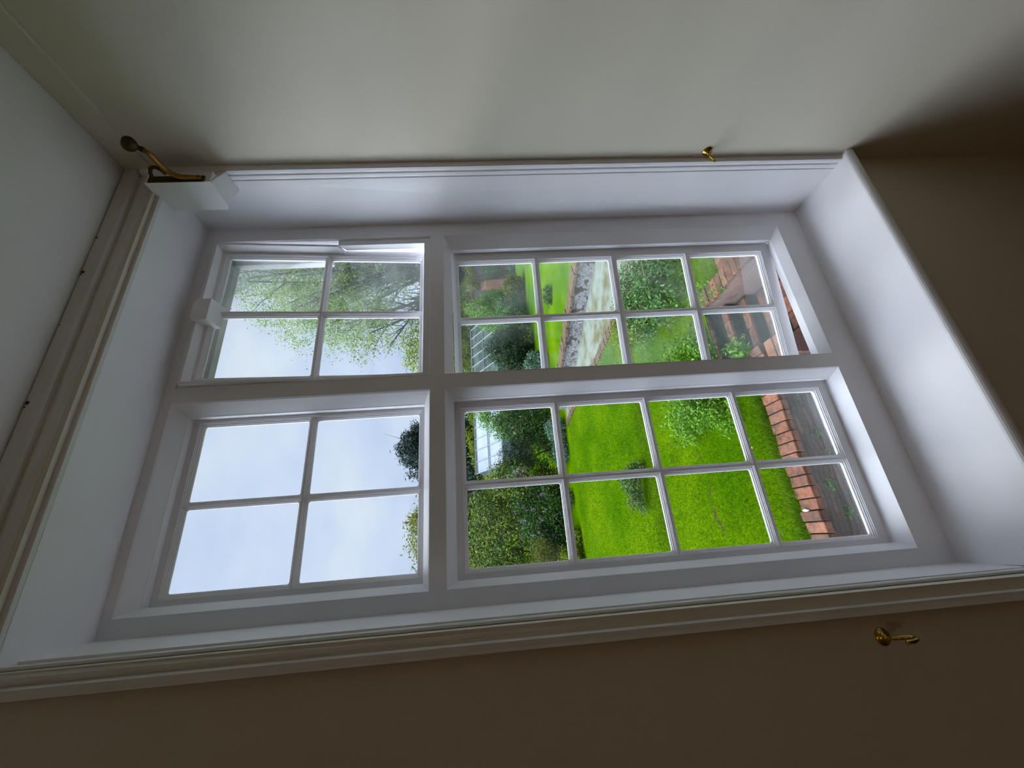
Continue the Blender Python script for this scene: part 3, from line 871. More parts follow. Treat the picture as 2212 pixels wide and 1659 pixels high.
g = np.random.default_rng(5)
def blades(n, x0, x1, y0, y1, h0, h1, w):
    x = g.uniform(x0, x1, n); y = y0 + (y1 - y0) * g.random(n) ** 1.5
    keep = ~((x > 1.8) & (x < 2.82) & (y < 3.45)) & ~((x > 4.38) & (x < 7.15 - .341 * (y - 6.98)) & (y > 4.0) & (y < 13.2))
    x, y = x[keep], y[keep]; k = len(x)
    a = g.uniform(0, 6.283, k); h = g.uniform(h0, h1, k); ln = g.normal(size=(k, 2)) * 0.45 * h[:, None]
    dx, dy = np.cos(a) * w, np.sin(a) * w
    z0 = np.full(k, G - .003)
    b0 = np.stack([x - dx, y - dy, z0], 1); b1 = np.stack([x + dx, y + dy, z0], 1)
    t1 = np.stack([x + ln[:, 0] + dx * .25, y + ln[:, 1] + dy * .25, G + h], 1); t0 = np.stack([x + ln[:, 0] - dx * .25, y + ln[:, 1] - dy * .25, G + h], 1)
    return np.stack([b0, b1, t1, t0], 1).reshape(-1, 3)
v = np.concatenate([blades(95000, -1.3, 4.4, 2.83, 6.6, .012, .036, .0026), blades(70000, -1.8, 6.4, 6.0, 13, .012, .04, .005),
                    blades(5000, -1.3, 1.8, 2.83, 2.98, .04, .11, .003)])
gr = np_mesh('grass', v, np.arange(len(v)).reshape(-1, 4), M_BLADE)
gr['kind'] = 'stuff'; gr['label'] = 'short bright green lawn grass'; gr['category'] = 'grass'

# ---- sunken area in front of the house, with its retaining wall
M_STONE = brick_mat('dark_rubble_wall', al(150, 105, 88, .48), al(98, 76, 68, .48), al(85, 72, 62, .4), bw=0.30, bh=0.05, stain=al(60, 65, 45, .4), stain_amt=0.8, stain_scale=6.0, bump=1.0, warp=0.06)
M_REDBRICK = brick_mat('old_red_brick', al(165, 90, 70), al(130, 75, 65), al(130, 110, 95), stain=al(90, 60, 50), stain_amt=0.6, stain_scale=4)
M_REDBRICKX = brick_mat('old_red_brick_side', al(180, 115, 100), al(150, 95, 85), al(150, 130, 120), axis='X', stain=al(190, 165, 155), stain_amt=0.5, stain_scale=6)
M_COPE = mottled('orange_coping_brick', [al(85, 72, 62, .26), al(140, 105, 85, .26), al(190, 118, 84, .26), al(205, 135, 100, .26), al(120, 112, 85, .26)], scale=14, rough=0.9, bump=1.0, bdist=0.012, bscale=24, lo=.3, hi=.72)
def per_piece(mt, lo=0.85, hi=1.6, grey=al(120, 108, 92, .26)):
    """each brick its own tone, some weathered to grey"""
    t = mt.node_tree; l = t.links.new
    p = [n for n in t.nodes if n.type == 'BSDF_PRINCIPLED'][0]
    src = p.inputs['Base Color'].links[0].from_socket
    g_ = N(t, 'ShaderNodeNewGeometry')
    mr = N(t, 'ShaderNodeMapRange'); mr.inputs['To Min'].default_value = lo; mr.inputs['To Max'].default_value = hi
    l(g_.outputs['Random Per Island'], mr.inputs['Value'])
    wn_ = N(t, 'ShaderNodeTexWhiteNoise', noise_dimensions='1D'); l(g_.outputs['Random Per Island'], wn_.inputs['W'])
    m3 = N(t, 'ShaderNodeMath', operation='MULTIPLY'); m3.inputs[1].default_value = 0.45; l(wn_.outputs['Value'], m3.inputs[0])
    mx = N(t, 'ShaderNodeMix', data_type='RGBA'); l(m3.outputs[0], mx.inputs[0]); l(src, mx.inputs[6]); mx.inputs[7].default_value = (*grey, 1)
    hs = N(t, 'ShaderNodeHueSaturation'); l(mr.outputs[0], hs.inputs['Value']); l(mx.outputs[2], hs.inputs['Color'])
    l(hs.outputs[0], p.inputs['Base Color'])


per_piece(M_COPE)
M_MOSS_SHADE = mottled('shaded_mossy_step', [al(28, 38, 30), al(50, 62, 48), al(75, 75, 60)], scale=9, rough=0.95, bump=0.5)  # moss green kept dark so the colour carries the shade of the risers
M_SOIL = mottled('damp_soil', [al(60, 50, 40), al(95, 85, 65)], scale=5, rough=1)
rw = empty('retaining_wall', (0.1, 2.72, G)); o_ = Vector((0.1, 2.72, G))
mb = MB(); mb.box(-7, 1.745, -0.10, 0.12, -1.1, -0.001)
mb.build('wall_face', M_STONE, parent=rw)
rr = random.Random(11)
mb = MB(); x = -3.0
while x < 1.72:
    w = rr.uniform(0.096, 0.112); y0 = -0.115 + rr.uniform(-.008, .008); y1 = 0.118 + rr.uniform(-.008, .008); h = 0.055 + rr.uniform(-.006, .006)
    q = rr.uniform(-.006, .006)
    mb.add([(x, y0, -.02), (x + w - .006, y0 + q, -.02), (x + w - .006, y1 + q, -.02), (x, y1, -.02), (x + .002, y0 + .004, h), (x + w - .008, y0 + q + .004, h + q), (x + w - .008, y1 + q - .004, h + q * .6), (x + .002, y1 - .004, h)],
           [(0, 3, 2, 1), (4, 5, 6, 7), (0, 1, 5, 4), (1, 2, 6, 5), (2, 3, 7, 6), (3, 0, 4, 7)])
    x += w
mb.build('coping', M_COPE, parent=rw, bevel=0.009, seg=3)
tag(rw, 'dark stone retaining wall topped with a row of orange coping bricks', 'wall')
rw2 = empty('retaining_wall', (4.0, 2.72, G))
mb = MB(); mb.box(-1.02, 6, -0.10, 0.12, -1.1, 0.0); mb.build('wall_face', M_REDBRICK, parent=rw2)
mb = MB(); x = -1.0
while x < 5:
    w = rr.uniform(.10, .112); mb.box(x, x + w - .006, -0.115, 0.125, -.005, .05 + rr.uniform(-.006, .006)); x += w
mb.build('coping', M_COPE, parent=rw2, bevel=0.008)
tag(rw2, 'red brick retaining wall to the right of the garden steps', 'wall')
mb = MB()
mb.box(-20, 20, 0.14, 2.62, -4.3, -4.2)
struct(mb.build('area_floor', M_MOSS_SHADE))
# the steps up through the retaining wall
st = empty('garden_steps', (2.3, 3.0, -3.7))
SY = [3.40, 3.19, 2.99, 2.83, 2.64]
for k, y in enumerate(SY):
    z = G - 0.13 * k - .012
    yb = SY[k - 1] if k else 3.62
    mt_, mn = MB(), MB()
    mt_.box(1.87 - 2.3, 2.755 - 2.3, y + .012 - 3, yb + .02 - 3, z - .30 + 3.7, z - .030 + 3.7)
    x = 1.87
    while x < 2.70:
        w = min(rr.uniform(.20, .235), 2.75 - x)
        mn.box(x - 2.3, x + w - .007 - 2.3, y + rr.uniform(-.008, .008) - 3, y + .112 - 3, z - .045 + 3.7, z + rr.uniform(-.004, .004) + 3.7); x += w
    mt_.build('tread', M_MOSS_SHADE, parent=st); mn.build('nosing', M_COPE, parent=st, bevel=0.01, seg=3)
tag(st, 'mossy garden steps with brick nosings beside the retaining wall', 'steps')
# low brick pier left of the steps and the cheek wall on their right
mb = MB(); mb.box(-.11, .11, -.24, .10, -1.15, -0.05)
pr_ = empty('brick_pier', (1.745, 2.60, G)); o1 = mb.build('shaft', M_REDBRICK, parent=pr_)
mb = MB(); mb.box(-.115, .0, -.245, -.14, -.05, .02); mb.box(.006, .115, -.245, -.135, -.05, .012); mb.box(-.115, .115, -.128, -.01, -.05, .022)
mb.build('capping', M_COPE, parent=pr_, bevel=.01, seg=3)
tag(pr_, 'stubby broken brick pier between coping and steps', 'pier')
cw = empty('cheek_wall', (2.86, 3.1, G))
mb = MB(); mb.box(-.10, .12, -.80, .42, -1.1, 0.03); mb.build('wall_face', M_REDBRICKX, parent=cw)
mb = MB(); y = -.82
while y < .40:
    w = rr.uniform(.10, .112); mb.box(-.112 + rr.uniform(-.01, .01), .12, y, y + w - .006, .025, .085 + rr.uniform(-.008, .008)); y += w
mb.build('coping', M_COPE, parent=cw, bevel=.009, seg=3)
tag(cw, 'pinkish brick cheek wall on the right side of the steps', 'wall')

# ---- lichened stone wall crossing the lawn
M_LICH = mottled('white_lichened_stone', [al(95, 80, 60, .3), al(85, 80, 76, .3), al(190, 188, 186, .3), al(110, 100, 98, .3), al(215, 214, 212, .3)], scale=4.5, rough=0.95, bump=0.7, lo=.36, hi=.66, detail=9)
M_PALE = mottled('pale_lichened_paving', [al(112, 98, 45, .3), al(135, 130, 80, .3), al(165, 172, 150, .3), al(180, 190, 172, .3), al(140, 140, 138, .3)], scale=1.3, rough=0.95, bump=0.5, lo=.30, hi=.70, detail=10)
M_EDGE = mottled('brown_brick_edging', [al(95, 75, 40, .28), al(140, 108, 70, .28), al(175, 150, 125, .28)], scale=9, rough=0.95, bump=0.6)
sw = empty('stone_wall', (5.80, 9.68, G)); sw.rotation_euler = (0, 0, math.radians(18.85))
mb = MB(); K = 44
for i in range(K + 1):
    y = -5.2 + 8.75 * i / K
    for (x_, z_) in ((-.03, -.05), (-.01, .12), (.02, .28), (-.01, .44), (.36, .44), (.38, -.05)):
        mb.v.append((x_ + rr.uniform(-.02, .02), y, z_ + rr.uniform(-.012, .012)))
for i in range(K):
    for j in range(5): mb.f.append((i * 6 + j, i * 6 + j + 1, (i + 1) * 6 + j + 1, (i + 1) * 6 + j))
mb.f.append(tuple(range(6))[::-1]); mb.f.append(tuple(K * 6 + j for j in range(6)))
mb.build('wall_face', M_LICH, parent=sw)
mb = MB(); y = -5.25
while y < 3.5:
    w = rr.uniform(.28, .42); h = rr.uniform(.50, .54); x_ = rr.uniform(-.065, -.03)
    mb.box(x_, .42, y, y + w - .01, .43, h); y += w
mb.build('coping', M_EDGE, parent=sw, bevel=.014, seg=2)
tag(sw, 'low stone wall crusted with white lichen crossing the lawn at the right', 'wall')
pth = empty('stone_path', (5.2, 9, G))
def bx_(y): return 6.72 - .341 * (y - 6.98)
EL = [(4.74, 4.2), (4.72, 5.4), (4.69, 6.69), (4.60, 8.0), (4.54, 8.8), (4.46, 10.4), (4.40, 12.1), (4.22, 13.2)]
mb = MB()
for (x_, y_) in EL: mb.v += [(x_ - 5.2, y_ - 9, .012), (max(x_ + .05, bx_(y_)) - 5.2, y_ - 9, .012)]
for i in range(len(EL) - 1): mb.f.append((2 * i, 2 * i + 1, 2 * i + 3, 2 * i + 2))
mb.build('paving', M_PALE, parent=pth)
mb = MB()
for i in range(len(EL) - 1):
    (xa, ya), (xb, yb_) = EL[i], EL[i + 1]; n = int((yb_ - ya) / .115)
    for k in range(n):
        y = ya + (yb_ - ya) * k / n; x_ = xa + (xb - xa) * k / n
        q = rr.uniform(-.02, .02); mb.box(x_ - .23 + q - 5.2, x_ + q - 5.2, y - 9, y + .105 - 9, -.02, .05 + rr.uniform(-.01, .01))
mb.build('brick_edging', M_EDGE, parent=pth, bevel=.012)
tag(pth, 'pale lichened stone paving with a brick edge in front of the low wall', 'path')
dw = empty('tree_stump', (5.9, 17.6, G))
mb = MB(); mb.tube([(0, 0, -.05), (.01, 0, .2), (0, .01, .42)], [.09, .075, .07], 9); mb.build('trunk', M_BARK, parent=dw, smooth=True)
mb = MB(); mb.tube([(-.25, -.3, .30), (-.45, -.35, .42), (-.55, -.3, .75)], [.05, .045, .015], 8); mb.tube([(-.3, -.32, .34), (-.2, -.3, .1), (-.22, -.3, -.02)], [.045, .05, .06], 8)
mb.build('branch', M_PALEBARK, parent=dw, smooth=True)
tag(dw, 'weathered stump with a pale forked branch at the back edge of the lawn', 'stump')

# ---- walled garden, glasshouse
M_GWALL = brick_mat('garden_wall_brick', al(175, 120, 100), al(150, 110, 95), al(150, 135, 125), bw=.45, bh=.15, stain=al(150, 140, 135), stain_amt=.9, stain_scale=.8, bump=.3)
gw = empty('garden_wall', (27, 27.2, G))
mb = MB(); mb.box(-8.05, 22, -.2, .25, 0, 3.75); mb.build('wall_face', M_GWALL, parent=gw)
mb = MB(); mb.box(-8.1, 22, -.28, .33, 3.75, 3.95); mb.build('coping', M_EDGE, parent=gw, bevel=.03)
mb = MB(); mb.add([(-6.5, -.7, 0), (-5.7, -.7, 0), (-5.7, -.2, 0), (-6.5, -.2, 0), (-6.5, -.55, 2.6), (-5.7, -.55, 2.6), (-5.7, -.2, 3.1), (-6.5, -.2, 3.1)], [(0, 1, 5, 4), (1, 2, 6, 5), (3, 0, 4, 7), (4, 5, 6, 7)])
bt_ = mb.build('buttress', brick_mat('orange_buttress_brick', al(200, 125, 90), al(185, 110, 80), al(170, 140, 120), bw=.45, bh=.15, stain_amt=.2, bump=.3), parent=gw, bevel=.02)
tag(gw, 'tall weathered brick garden wall with a buttress at the far right', 'wall')

M_GHW = paint('greenhouse_white', al(225, 232, 240, .3), rough=.5, bump=0)
mt, t, p, o = base_mat('whitewashed_greenhouse_glass'); l = t.links.new
c = N(t, 'ShaderNodeTexCoord'); sx = N(t, 'ShaderNodeSeparateXYZ'); l(c.outputs['Object'], sx.inputs[0])
mr = N(t, 'ShaderNodeMapRange'); mr.inputs['From Min'].default_value = -2.5; mr.inputs['From Max'].default_value = 1.0; l(sx.outputs['X'], mr.inputs['Value'])
n = N(t, 'ShaderNodeTexNoise', Scale=1.2, Detail=4.0); l(c.outputs['Object'], n.inputs['Vector'])
r1 = ramp(t, [(.3, al(185, 203, 215, .33)), (.7, al(215, 228, 238, .33))]); l(n.outputs['Fac'], r1.inputs['Fac'])
r2 = ramp(t, [(.35, al(75, 95, 80, .25)), (.65, al(140, 160, 145, .25))]); l(n.outputs['Fac'], r2.inputs['Fac'])
mx = N(t, 'ShaderNodeMix', data_type='RGBA'); l(mr.outputs[0], mx.inputs[0]); l(r1.outputs[0], mx.inputs[6]); l(r2.outputs[0], mx.inputs[7])
l(mx.outputs[2], p.inputs['Base Color']); p.inputs['Roughness'].default_value = .12
M_GHG = mt
gh = empty('greenhouse', (12, 29, G))
def ghp(x, s):      # s: 0 eaves .. 1 ridge
    return (x, -1.6 + 3.2 * s, 2.05 + 2.15 * s)
mb = MB(); mb.add([ghp(-6.6, 0), ghp(6.6, 0), ghp(6.6, 1), ghp(-6.6, 1)], [(0, 1, 2, 3)])
mb.add([(-6.6, 4.8, 2.05), (6.6, 4.8, 2.05), ghp(6.6, 1), ghp(-6.6, 1)], [(0, 3, 2, 1)])
mb.build('roof_glazing', M_GHG, parent=gh)
mb = MB()
for i in range(15):
    x = -6.6 + i * .9428
    a_, c_ = Vector(ghp(x, 0)), Vector(ghp(x, 1)); u = Vector((0, -.03, .045))
    mb.tube([a_ + u, c_ + u], .035, 4)
for s in (0, .5, 1): mb.tube([Vector(ghp(-6.6, s)) + Vector((0, -.04, .06)), Vector(ghp(6.6, s)) + Vector((0, -.04, .06))], .06 if s != .5 else .045, 4)
mb.build('glazing_bars', M_GHW, parent=gh)
mb = MB(); mb.box(-6.6, 6.6, -1.6, -1.5, .9, 2.03); mb.box(-6.6, -6.5, -1.5, 4.7, .9, 2.03); mb.box(6.5, 6.6, -1.5, 4.7, .9, 2.03); mb.add([(-6.6, -1.55, 2.03), (-6.6, 4.75, 2.03), ghp(-6.6, .98)], [(0, 1, 2)])
mb.build('side_glazing', M_GHG, parent=gh)
mb = MB(); mb.box(-6.7, 6.7, -1.7, 4.8, 0, .9); mb.build('base_wall', M_GWALL, parent=gh)
tag(gh, 'long white-glazed greenhouse behind the shrub border', 'greenhouse')

# ---- trees
plant('tree', (31, 34, G), [(28.5, 34, 16, 9.2, 7, 9.5), (25.0, 33, 13, 7.0, 5, 6.5), (31, 35, 22, 7, 6, 6.5), (23.8, 33, 17.5, 4.2, 4, 4), (21.5, 33, 11.5, 3.6, 3, 3.8), (34, 35, 12, 8, 6, 8)], 64000, 0.22, M_L_LIME,
      'tall airy pale green tree rising beyond the brick garden wall', 'tree', clump=.8, per=20, shell=0.75, aspect=.5, base=(31, 34, G), r0=.42, twigs=26, spread=.24, wob=.05, seed=4,
      tips=[(27.5, 33, 24), (24, 33, 20), (21, 32, 14.5), (20, 32.5, 11), (23, 33, 9), (31, 34, 26), (36, 35, 20), (38, 35, 12), (27, 32, 15), (29, 33, 20), (18.5, 32.5, 9.0), (24.5, 32, 12.5), (22, 31, 18), (25.5, 31, 22.5), (29, 32, 12), (20.5, 31.5, 13), (26, 31, 18), (23.5, 31.5, 15.5), (21.5, 32, 8), (28.5, 31, 17)], part='trunk')
plant('tree', (18.5, 36, G), [(18.3, 36, 3.6, 3.2, 3, 4.4), (21.5, 37, 4.8, 3.6, 3, 4.2), (26, 37, 3.8, 4, 3, 3.6)], 22000, 0.26, M_L_YEL, 'fresh yellow-green tree below the tall airy tree', 'tree', clump=.55, per=16, shell=1.4, r0=.2, twigs=6, seed=5, part='trunk')
plant('tree', (10, 41, G), [(9.9, 41, 6.0, 3.2, 3, 3.5), (9.2, 41, 3.0, 4.4, 3.4, 3.4), (10.6, 41, 7.6, 2.2, 2, 2.0)], 26000, 0.34, M_L_CONIF, 'dark domed conifer standing against the sky', 'tree', clump=.5, per=18, shell=1.6, aspect=.3, r0=.3, seed=6, part='trunk')
plant('tree', (1.2, 31, G), [(1.4, 31, 3.4, 2.9, 2.6, 3.2), (0.0, 31, 3.3, 2.3, 2.4, 2.7), (3.1, 31, 3.5, 1.9, 2, 2.1), (2.2, 31, 5.6, .9, .9, 1.0)], 15000, 0.23, M_L_OLIVE, 'olive-yellow leafy tree with ragged top left of the conifer', 'tree', clump=.55, per=12, shell=1.2, r0=.14, twigs=8, seed=7, part='trunk')
for i, (x, y, z, r, mt, lb) in enumerate([(4.5, 50, .6, 4.6, M_L_DARK, 'dark tree far behind the left end of the greenhouse'), (13, 52, 1.0, 5.0, M_L_MID, 'mid green tree far behind the greenhouse roof'),
                                          (21, 50, 1.2, 5.0, M_L_DARK, 'dark tree far behind the right end of the greenhouse'), (-4.5, 48, .6, 4.5, M_L_MID, 'mid green tree far beyond the flowering shrubs'),
                                          (31, 46, 1.4, 5.5, M_L_MID, 'broad green tree beyond the far end of the garden wall'), (42, 46, 1.4, 6, M_L_DARK, 'dark tree beyond the garden wall, furthest right')]):
    plant('tree', (x, y, G), [(x, y, z, r, r * .7, r * .85), (x + 2.5, y, z - 1.5, r * .8, r * .6, r * .7)], 7000, .5, mt, lb, 'tree', 'distant trees closing the garden', clump=.8, per=16, shell=2, r0=.25, seed=20 + i, part='trunk')
plant('shrub', (9.6, 35.2, G), [(9.4, 35.2, .4, 2.7, .9, 1.8), (12.5, 35.4, .2, 2.1, .9, 1.7), (6.9, 35.4, .1, 1.7, .9, 1.4)], 8000, .2, M_L_YEL, 'bright yellow-green shrub showing above the greenhouse ridge', 'shrub', clump=.35, per=14, shell=2, r0=.06, seed=31)
plant('shrub', (20, 34.5, G), [(19.6, 34.5, 0, 2.6, .9, 2.4), (16.7, 34.5, .2, 1.6, .9, 1.5)], 7000, .2, M_L_YEL, 'lime green shrub between greenhouse and brick garden wall', 'shrub', clump=.35, per=14, shell=2, r0=.06, seed=32)

# ---- shrub border
plant('laurel', (-.6, 17, G), [(.2, 17, -.9, 2.3, 1.5, 2.3), (-2.2, 17, -.8, 2.2, 1.6, 2.4), (1.6, 17.4, -.6, 1.4, 1.2, 1.5)], 34000, .12, M_L_GOLD, 'golden-tipped evergreen shrub, tallest in the left border', 'shrub', clump=.34, per=22, shell=1.6, aspect=.4, r0=.06, seed=41)
rh = plant('rhododendron', (1.0, 15.6, G), [(1.1, 15.6, -2.2, 1.5, .9, 1.1), (-.4, 15.7, -2.5, 1.2, .8, .8)], 17000, .12, M_L_MID, 'dark green rhododendron dotted with mauve flowers', 'shrub', clump=.26, per=18, shell=1.8, aspect=.35, r0=.04, seed=42)
v, f = leaves([(1.05, 15.5, -2.05, 1.5, .98, 1.05)], 840, .045, clump=.05, per=7, shell=30, aspect=.9, seed=43)
k = v.reshape(-1, 4, 3); keep = k[:, 0, 1] < 15.4; v = k[keep].reshape(-1, 3)
np_mesh('blossom', v - np.array([1.0, 15.6, G]), np.arange(len(v)).reshape(-1, 4), M_PETAL, parent=rh)['label'] = 'mauve flowers'
plant('shrub', (-.5, 14.4, G), [(-.65, 14.4, -2.1, .55, .5, .75), (-.2, 14.4, -1.75, .4, .4, .4)], 2300, .08, M_L_OLIVE, 'half-bare twiggy shrub with tan stems before the rhododendron', 'shrub', clump=.15, per=8, shell=1, aspect=.3, r0=.018, twigs=14, bmat=M_PALEBARK, spread=.45, seed=44)
plant('shrub', (-.7, 13.6, G), [(-.75, 13.6, -2.8, .6, .4, .42), (.1, 13.7, -3.0, .35, .3, .25)], 4200, .09, M_L_YEL, 'low yellow-green shrub at the left edge of the lawn', 'shrub', clump=.15, per=10, shell=2, r0=.02, seed=45)
plant('shrub', (3.7, 15.2, G), [(3.7, 15.2, -2.0, .75, .7, 1.15), (3.55, 15.2, -1.2, .5, .5, .7)], 12000, .07, M_L_DARK, 'dark cone-shaped shrub in front of the greenhouse', 'shrub', clump=.12, per=14, shell=2.5, aspect=.3, up=.6, r0=.03, seed=46)
plant('shrub', (2.6, 15.6, G), [(2.6, 15.7, -1.3, 1.0, .8, 1.3), (2.3, 15.6, -2.5, .7, .7, .6)], 12000, .09, M_L_GOLD, 'yellow-flecked shrub between rhododendron and cone-shaped shrub', 'shrub', clump=.2, per=12, shell=2.2, r0=.03, seed=47)
cs = plant('shrub', (4.9, 15.4, G), [(4.9, 15.5, -1.6, .9, .8, 1.3), (4.4, 15.1, -2.4, .6, .5, .65)], 13000, .09, M_L_MID, 'loose green shrub with a few pink flowers right of the cone-shaped one', 'shrub', clump=.2, per=12, shell=2.2, r0=.03, seed=48)
v, f = leaves([(4.5, 15.1, -1.9, .8, .8, .9)], 66, .08, clump=.05, per=6, shell=30, aspect=.9, seed=49)
np_mesh('blossom', v - np.array([4.9, 15.4, G]), f, M_PINK, parent=cs)['label'] = 'pink flowers'
plant('shrub', (4.0, 13.9, G), [(4.1, 13.9, -2.8, .5, .4, .4), (3.2, 14.0, -2.9, .5, .4, .32)], 6500, .07, M_L_TEAL, 'grey-green mound at the foot of the border shrubs', 'shrub', clump=.12, per=12, shell=2.2, r0=.02, seed=50)
plant('shrub', (6.2, 16.4, G), [(6.2, 16.4, -2.0, .8, .7, 1.1)], 6000, .09, M_L_DARK, 'dark green shrub left of the bronze-leaved one', 'shrub', clump=.2, per=12, shell=2.2, r0=.03, seed=51)
plant('shrub', (7.1, 17.0, G), [(7.1, 17.0, -2.1, .7, .6, .8)], 5000, .08, M_L_RUST, 'bronze-leaved shrub in the border', 'shrub', clump=.15, per=12, shell=2.2, r0=.03, seed=52)
plant('tree', (7.2, 22, G), [(6.9, 22, -1.0, .9, .8, 1.3), (7.6, 22, .1, .8, .7, .7)], 3000, .12, M_L_BRIGHT, 'slender light green tree in front of the greenhouse', 'tree', clump=.3, per=10, shell=1, r0=.05, seed=53, part='trunk')
plant('shrub', (11.2, 20, G), [(11.2, 20.2, -1.7, 1.3, 1, 1.45), (9.7, 20.2, -2.1, 1.2, 1, 1.1)], 16000, .12, M_L_DARK, 'large dark green shrub below the greenhouse right end', 'shrub', clump=.22, per=12, shell=2.2, r0=.05, seed=54)
plant('shrub', (7.9, 16.0, G), [(8.0, 16.0, -2.65, .62, .5, .55)], 6500, .09, M_L_TEAL, 'rounded blue-green shrub at the lawn edge', 'shrub', clump=.15, per=12, shell=2.5, r0=.03, seed=55)
plant('shrub', (13.5, 21, G), [(13.4, 21, -2.2, 1.2, .9, 1.0), (15.2, 22, -2.2, 1.3, .9, 1.1)], 10000, .12, M_L_MID, 'loose mid green shrub in front of the brick wall', 'shrub', clump=.22, per=12, shell=2, r0=.04, seed=56)
plant('shrub', (15.9, 23.3, G), [(15.9, 23.3, -1.1, 1.4, 1, 2.0), (17.0, 23.6, -1.5, .9, .8, 1.3)], 12000, .14, M_L_BRIGHT, 'leafy green shrub climbing in front of the brick wall', 'shrub', clump=.3, per=12, shell=2, r0=.05, seed=57)
plant('shrub', (16.6, 21.5, G), [(16.6, 21.5, -2.4, .9, .7, .7)], 5000, .12, M_L_OLIVE, 'dark olive shrub at the foot of the brick wall', 'shrub', clump=.2, per=12, shell=2, r0=.04, seed=58)
plant('shrub', (23, 26.0, G), [(23.3, 26.2, -2.75, 1.8, .4, .45), (22.3, 26.5, -1.0, .55, .25, .7)], 3500, .14, M_L_MID, 'green wall shrub trained on the brick garden wall', 'shrub', clump=.3, per=12, shell=1.6, r0=.04, seed=59)
plant('climber', (22.2, 26.6, G), [(21.3, 26.8, .7, .9, .4, .5), (23.6, 26.8, .85, 1.4, .4, .45)], 3500, .13, M_L_OLIVE, 'olive climber draped over the top of the brick garden wall', 'climber', clump=.3, per=12, shell=1.6, r0=.04, seed=60)
plant('shrub', (9.9, 13.0, G), [(9.9, 13.0, -3.02, .5, .4, .22)], 900, .07, M_L_DARK, 'small dark clump growing on the open lawn, far right', 'shrub', clump=.12, per=10, shell=2, r0=.02, seed=61)
plant('shrub', (1.45, 14.0, G), [(1.45, 14.0, -3.02, .36, .3, .22)], 800, .06, M_L_DARK, 'small dark clump on the lawn below the rhododendron', 'shrub', clump=.12, per=10, shell=2, r0=.02, seed=62)
# sapling alone on the lawn
plant('sapling', (1.30, 6.55, G), [(1.05, 6.75, -2.86, .24, .25, .20), (.72, 6.8, -2.92, .24, .2, .16), (1.26, 6.6, -2.98, .14, .15, .15), (.55, 6.75, -3.02, .15, .15, .08)], 2100, .045, M_L_SAP, 'leaning sapling alone in the middle of the lawn', 'sapling', clump=.07, per=6, shell=1.2, aspect=.45, r0=.010, twigs=7, spread=.5, seed=63)
# shrubs close to the house
plant('shrub', (1.75, 3.85, G), [(1.78, 3.80, -2.98, .50, .50, .34), (1.60, 4.40, -3.05, .42, .42, .22), (2.15, 3.75, -2.95, .45, .45, .36), (1.35, 3.50, -3.08, .22, .22, .16)], 8200, .048, M_L_BRIGHT, 'bright green bushy shrub beside the orange coping bricks', 'shrub', clump=.10, per=8, shell=1.8, aspect=.5, r0=.010, twigs=5, seed=64)
plant('shrub', (3.9, 4.6, G), [(3.9, 4.7, -2.98, .85, .70, .42), (3.55, 3.95, -2.98, .55, .45, .36), (4.15, 4.2, -2.95, .30, .6, .42), (4.0, 5.3, -3.0, .4, .4, .28)], 9000, .060, M_L_MID, 'tangled green shrub with pale bare branches right of the steps', 'shrub', clump=.11, per=8, shell=1.6, aspect=.45, r0=.020, twigs=5, bmat=M_PALEBARK, spread=.5, seed=65,
      tips=[(3.3, 4.2, -2.60), (3.75, 5.1, -2.52), (4.4, 4.0, -2.50), (4.0, 3.7, -2.62), (4.3, 4.7, -2.5), (3.3, 4.9, -2.66)])
plant('shrub', (4.1, 5.9, G), [(3.9, 5.85, -3.03, .36, .35, .24), (3.7, 5.3, -3.05, .3, .3, .2)], 3200, .05, M_L_YEL, 'yellow-green low shrub at the near end of the stone wall', 'shrub', clump=.09, per=8, shell=2, r0=.008, seed=66)
plant('shrub', (1.93, 3.0, G - .05), [(1.95, 2.98, -3.12, .17, .15, .13), (1.80, 2.86, -3.08, .12, .10, .10)], 420, .055, M_L_BRIGHT, 'sprig of fresh green leaves growing over the steps', 'shrub', clump=.07, per=6, shell=1.2, aspect=.5, r0=.004, twigs=6, seed=67)
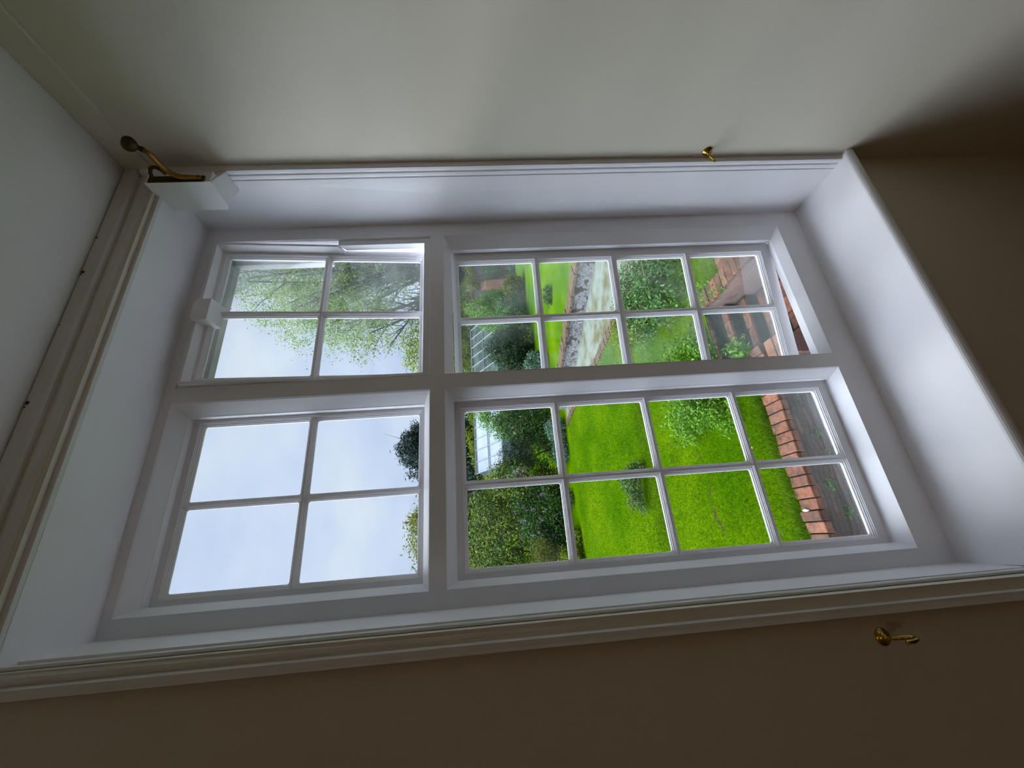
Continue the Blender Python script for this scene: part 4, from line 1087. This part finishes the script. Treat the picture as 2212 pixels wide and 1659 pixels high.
plant('weed', (2.95, 3.35, G), [(2.85, 3.25, -3.02, .22, .30, .10), (2.78, 2.85, -3.08, .10, .2, .06)], 420, .05, M_L_BRIGHT, 'straggling weed on top of the cheek wall', 'weed', clump=.08, per=6, shell=1.2, aspect=.35, r0=.004, twigs=6, seed=68)
for i, (x, z, s, lb) in enumerate([(1.30, -3.32, .07, 'leafy sprig on the retaining wall nearest the steps'), (.86, -3.36, .05, 'small fern high on the retaining wall below the coping'), (.62, -3.42, .06, 'fern low on the dark retaining wall behind the window bar'), (.36, -3.30, .05, 'little green tuft under the orange coping'), (.12, -3.36, .04, 'tiny leafy weed rooted in the wall, furthest left')]):
    plant('weed', (x, 2.60, z), [(x, 2.585, z, s * 1.6, .03, s)], 60, .035, M_L_MID, lb, 'weed', 'weeds rooted in the retaining wall', clump=.03, per=5, shell=1, aspect=.4, r0=.002, twigs=2, seed=70 + i)
# dandelion and a fallen feather
fl = empty('dandelion', (.86, 3.22, G))
mb = MB(); mb.tube([(0, 0, 0), (.004, .002, .05), (0, 0, .085)], [.0015, .0014, .0012], 6); mb.build('stalk', M_L_MID, parent=fl)
mb = MB(); mb.lathe([(0, .085), (.008, .088), (.015, .096), (.013, .0965), (.006, .091), (0, .090)], (0, 0, 0), (0, -.3, 1), 10)
mb.build('flower', paint('dandelion_yellow', al(250, 210, 10, .8), bump=0), parent=fl, smooth=True)
tag(fl, 'single yellow buttercup in the grass beside the coping', 'flower')
mb = MB()
pts = [(.0, .0), (.018, .012), (.045, .014), (.075, .006), (.095, 0), (.075, -.008), (.045, -.012), (.018, -.008)]
mb.add([(x_ * .3, -x_ * .95 + .045, .004 + .006 * math.sin(x_ * 40)) for x_, y_ in pts for _ in (0,)], [])
mb = MB()
mb.add([(y_, -x_, .004 + .05 * abs(y_)) for x_, y_ in pts] + [(y_, -x_, .001 + .05 * abs(y_)) for x_, y_ in pts], [tuple(range(8)), tuple(range(8, 16))[::-1]] + [(i, (i + 1) % 8, (i + 1) % 8 + 8, i + 8) for i in range(8)])
fe = mb.build('feather', paint('white_feather', al(235, 232, 225, .3), bump=0)); fe.location = (0.155, 2.80, G + .060)
tag(fe, 'small white feather lying on the orange coping bricks', 'feather')
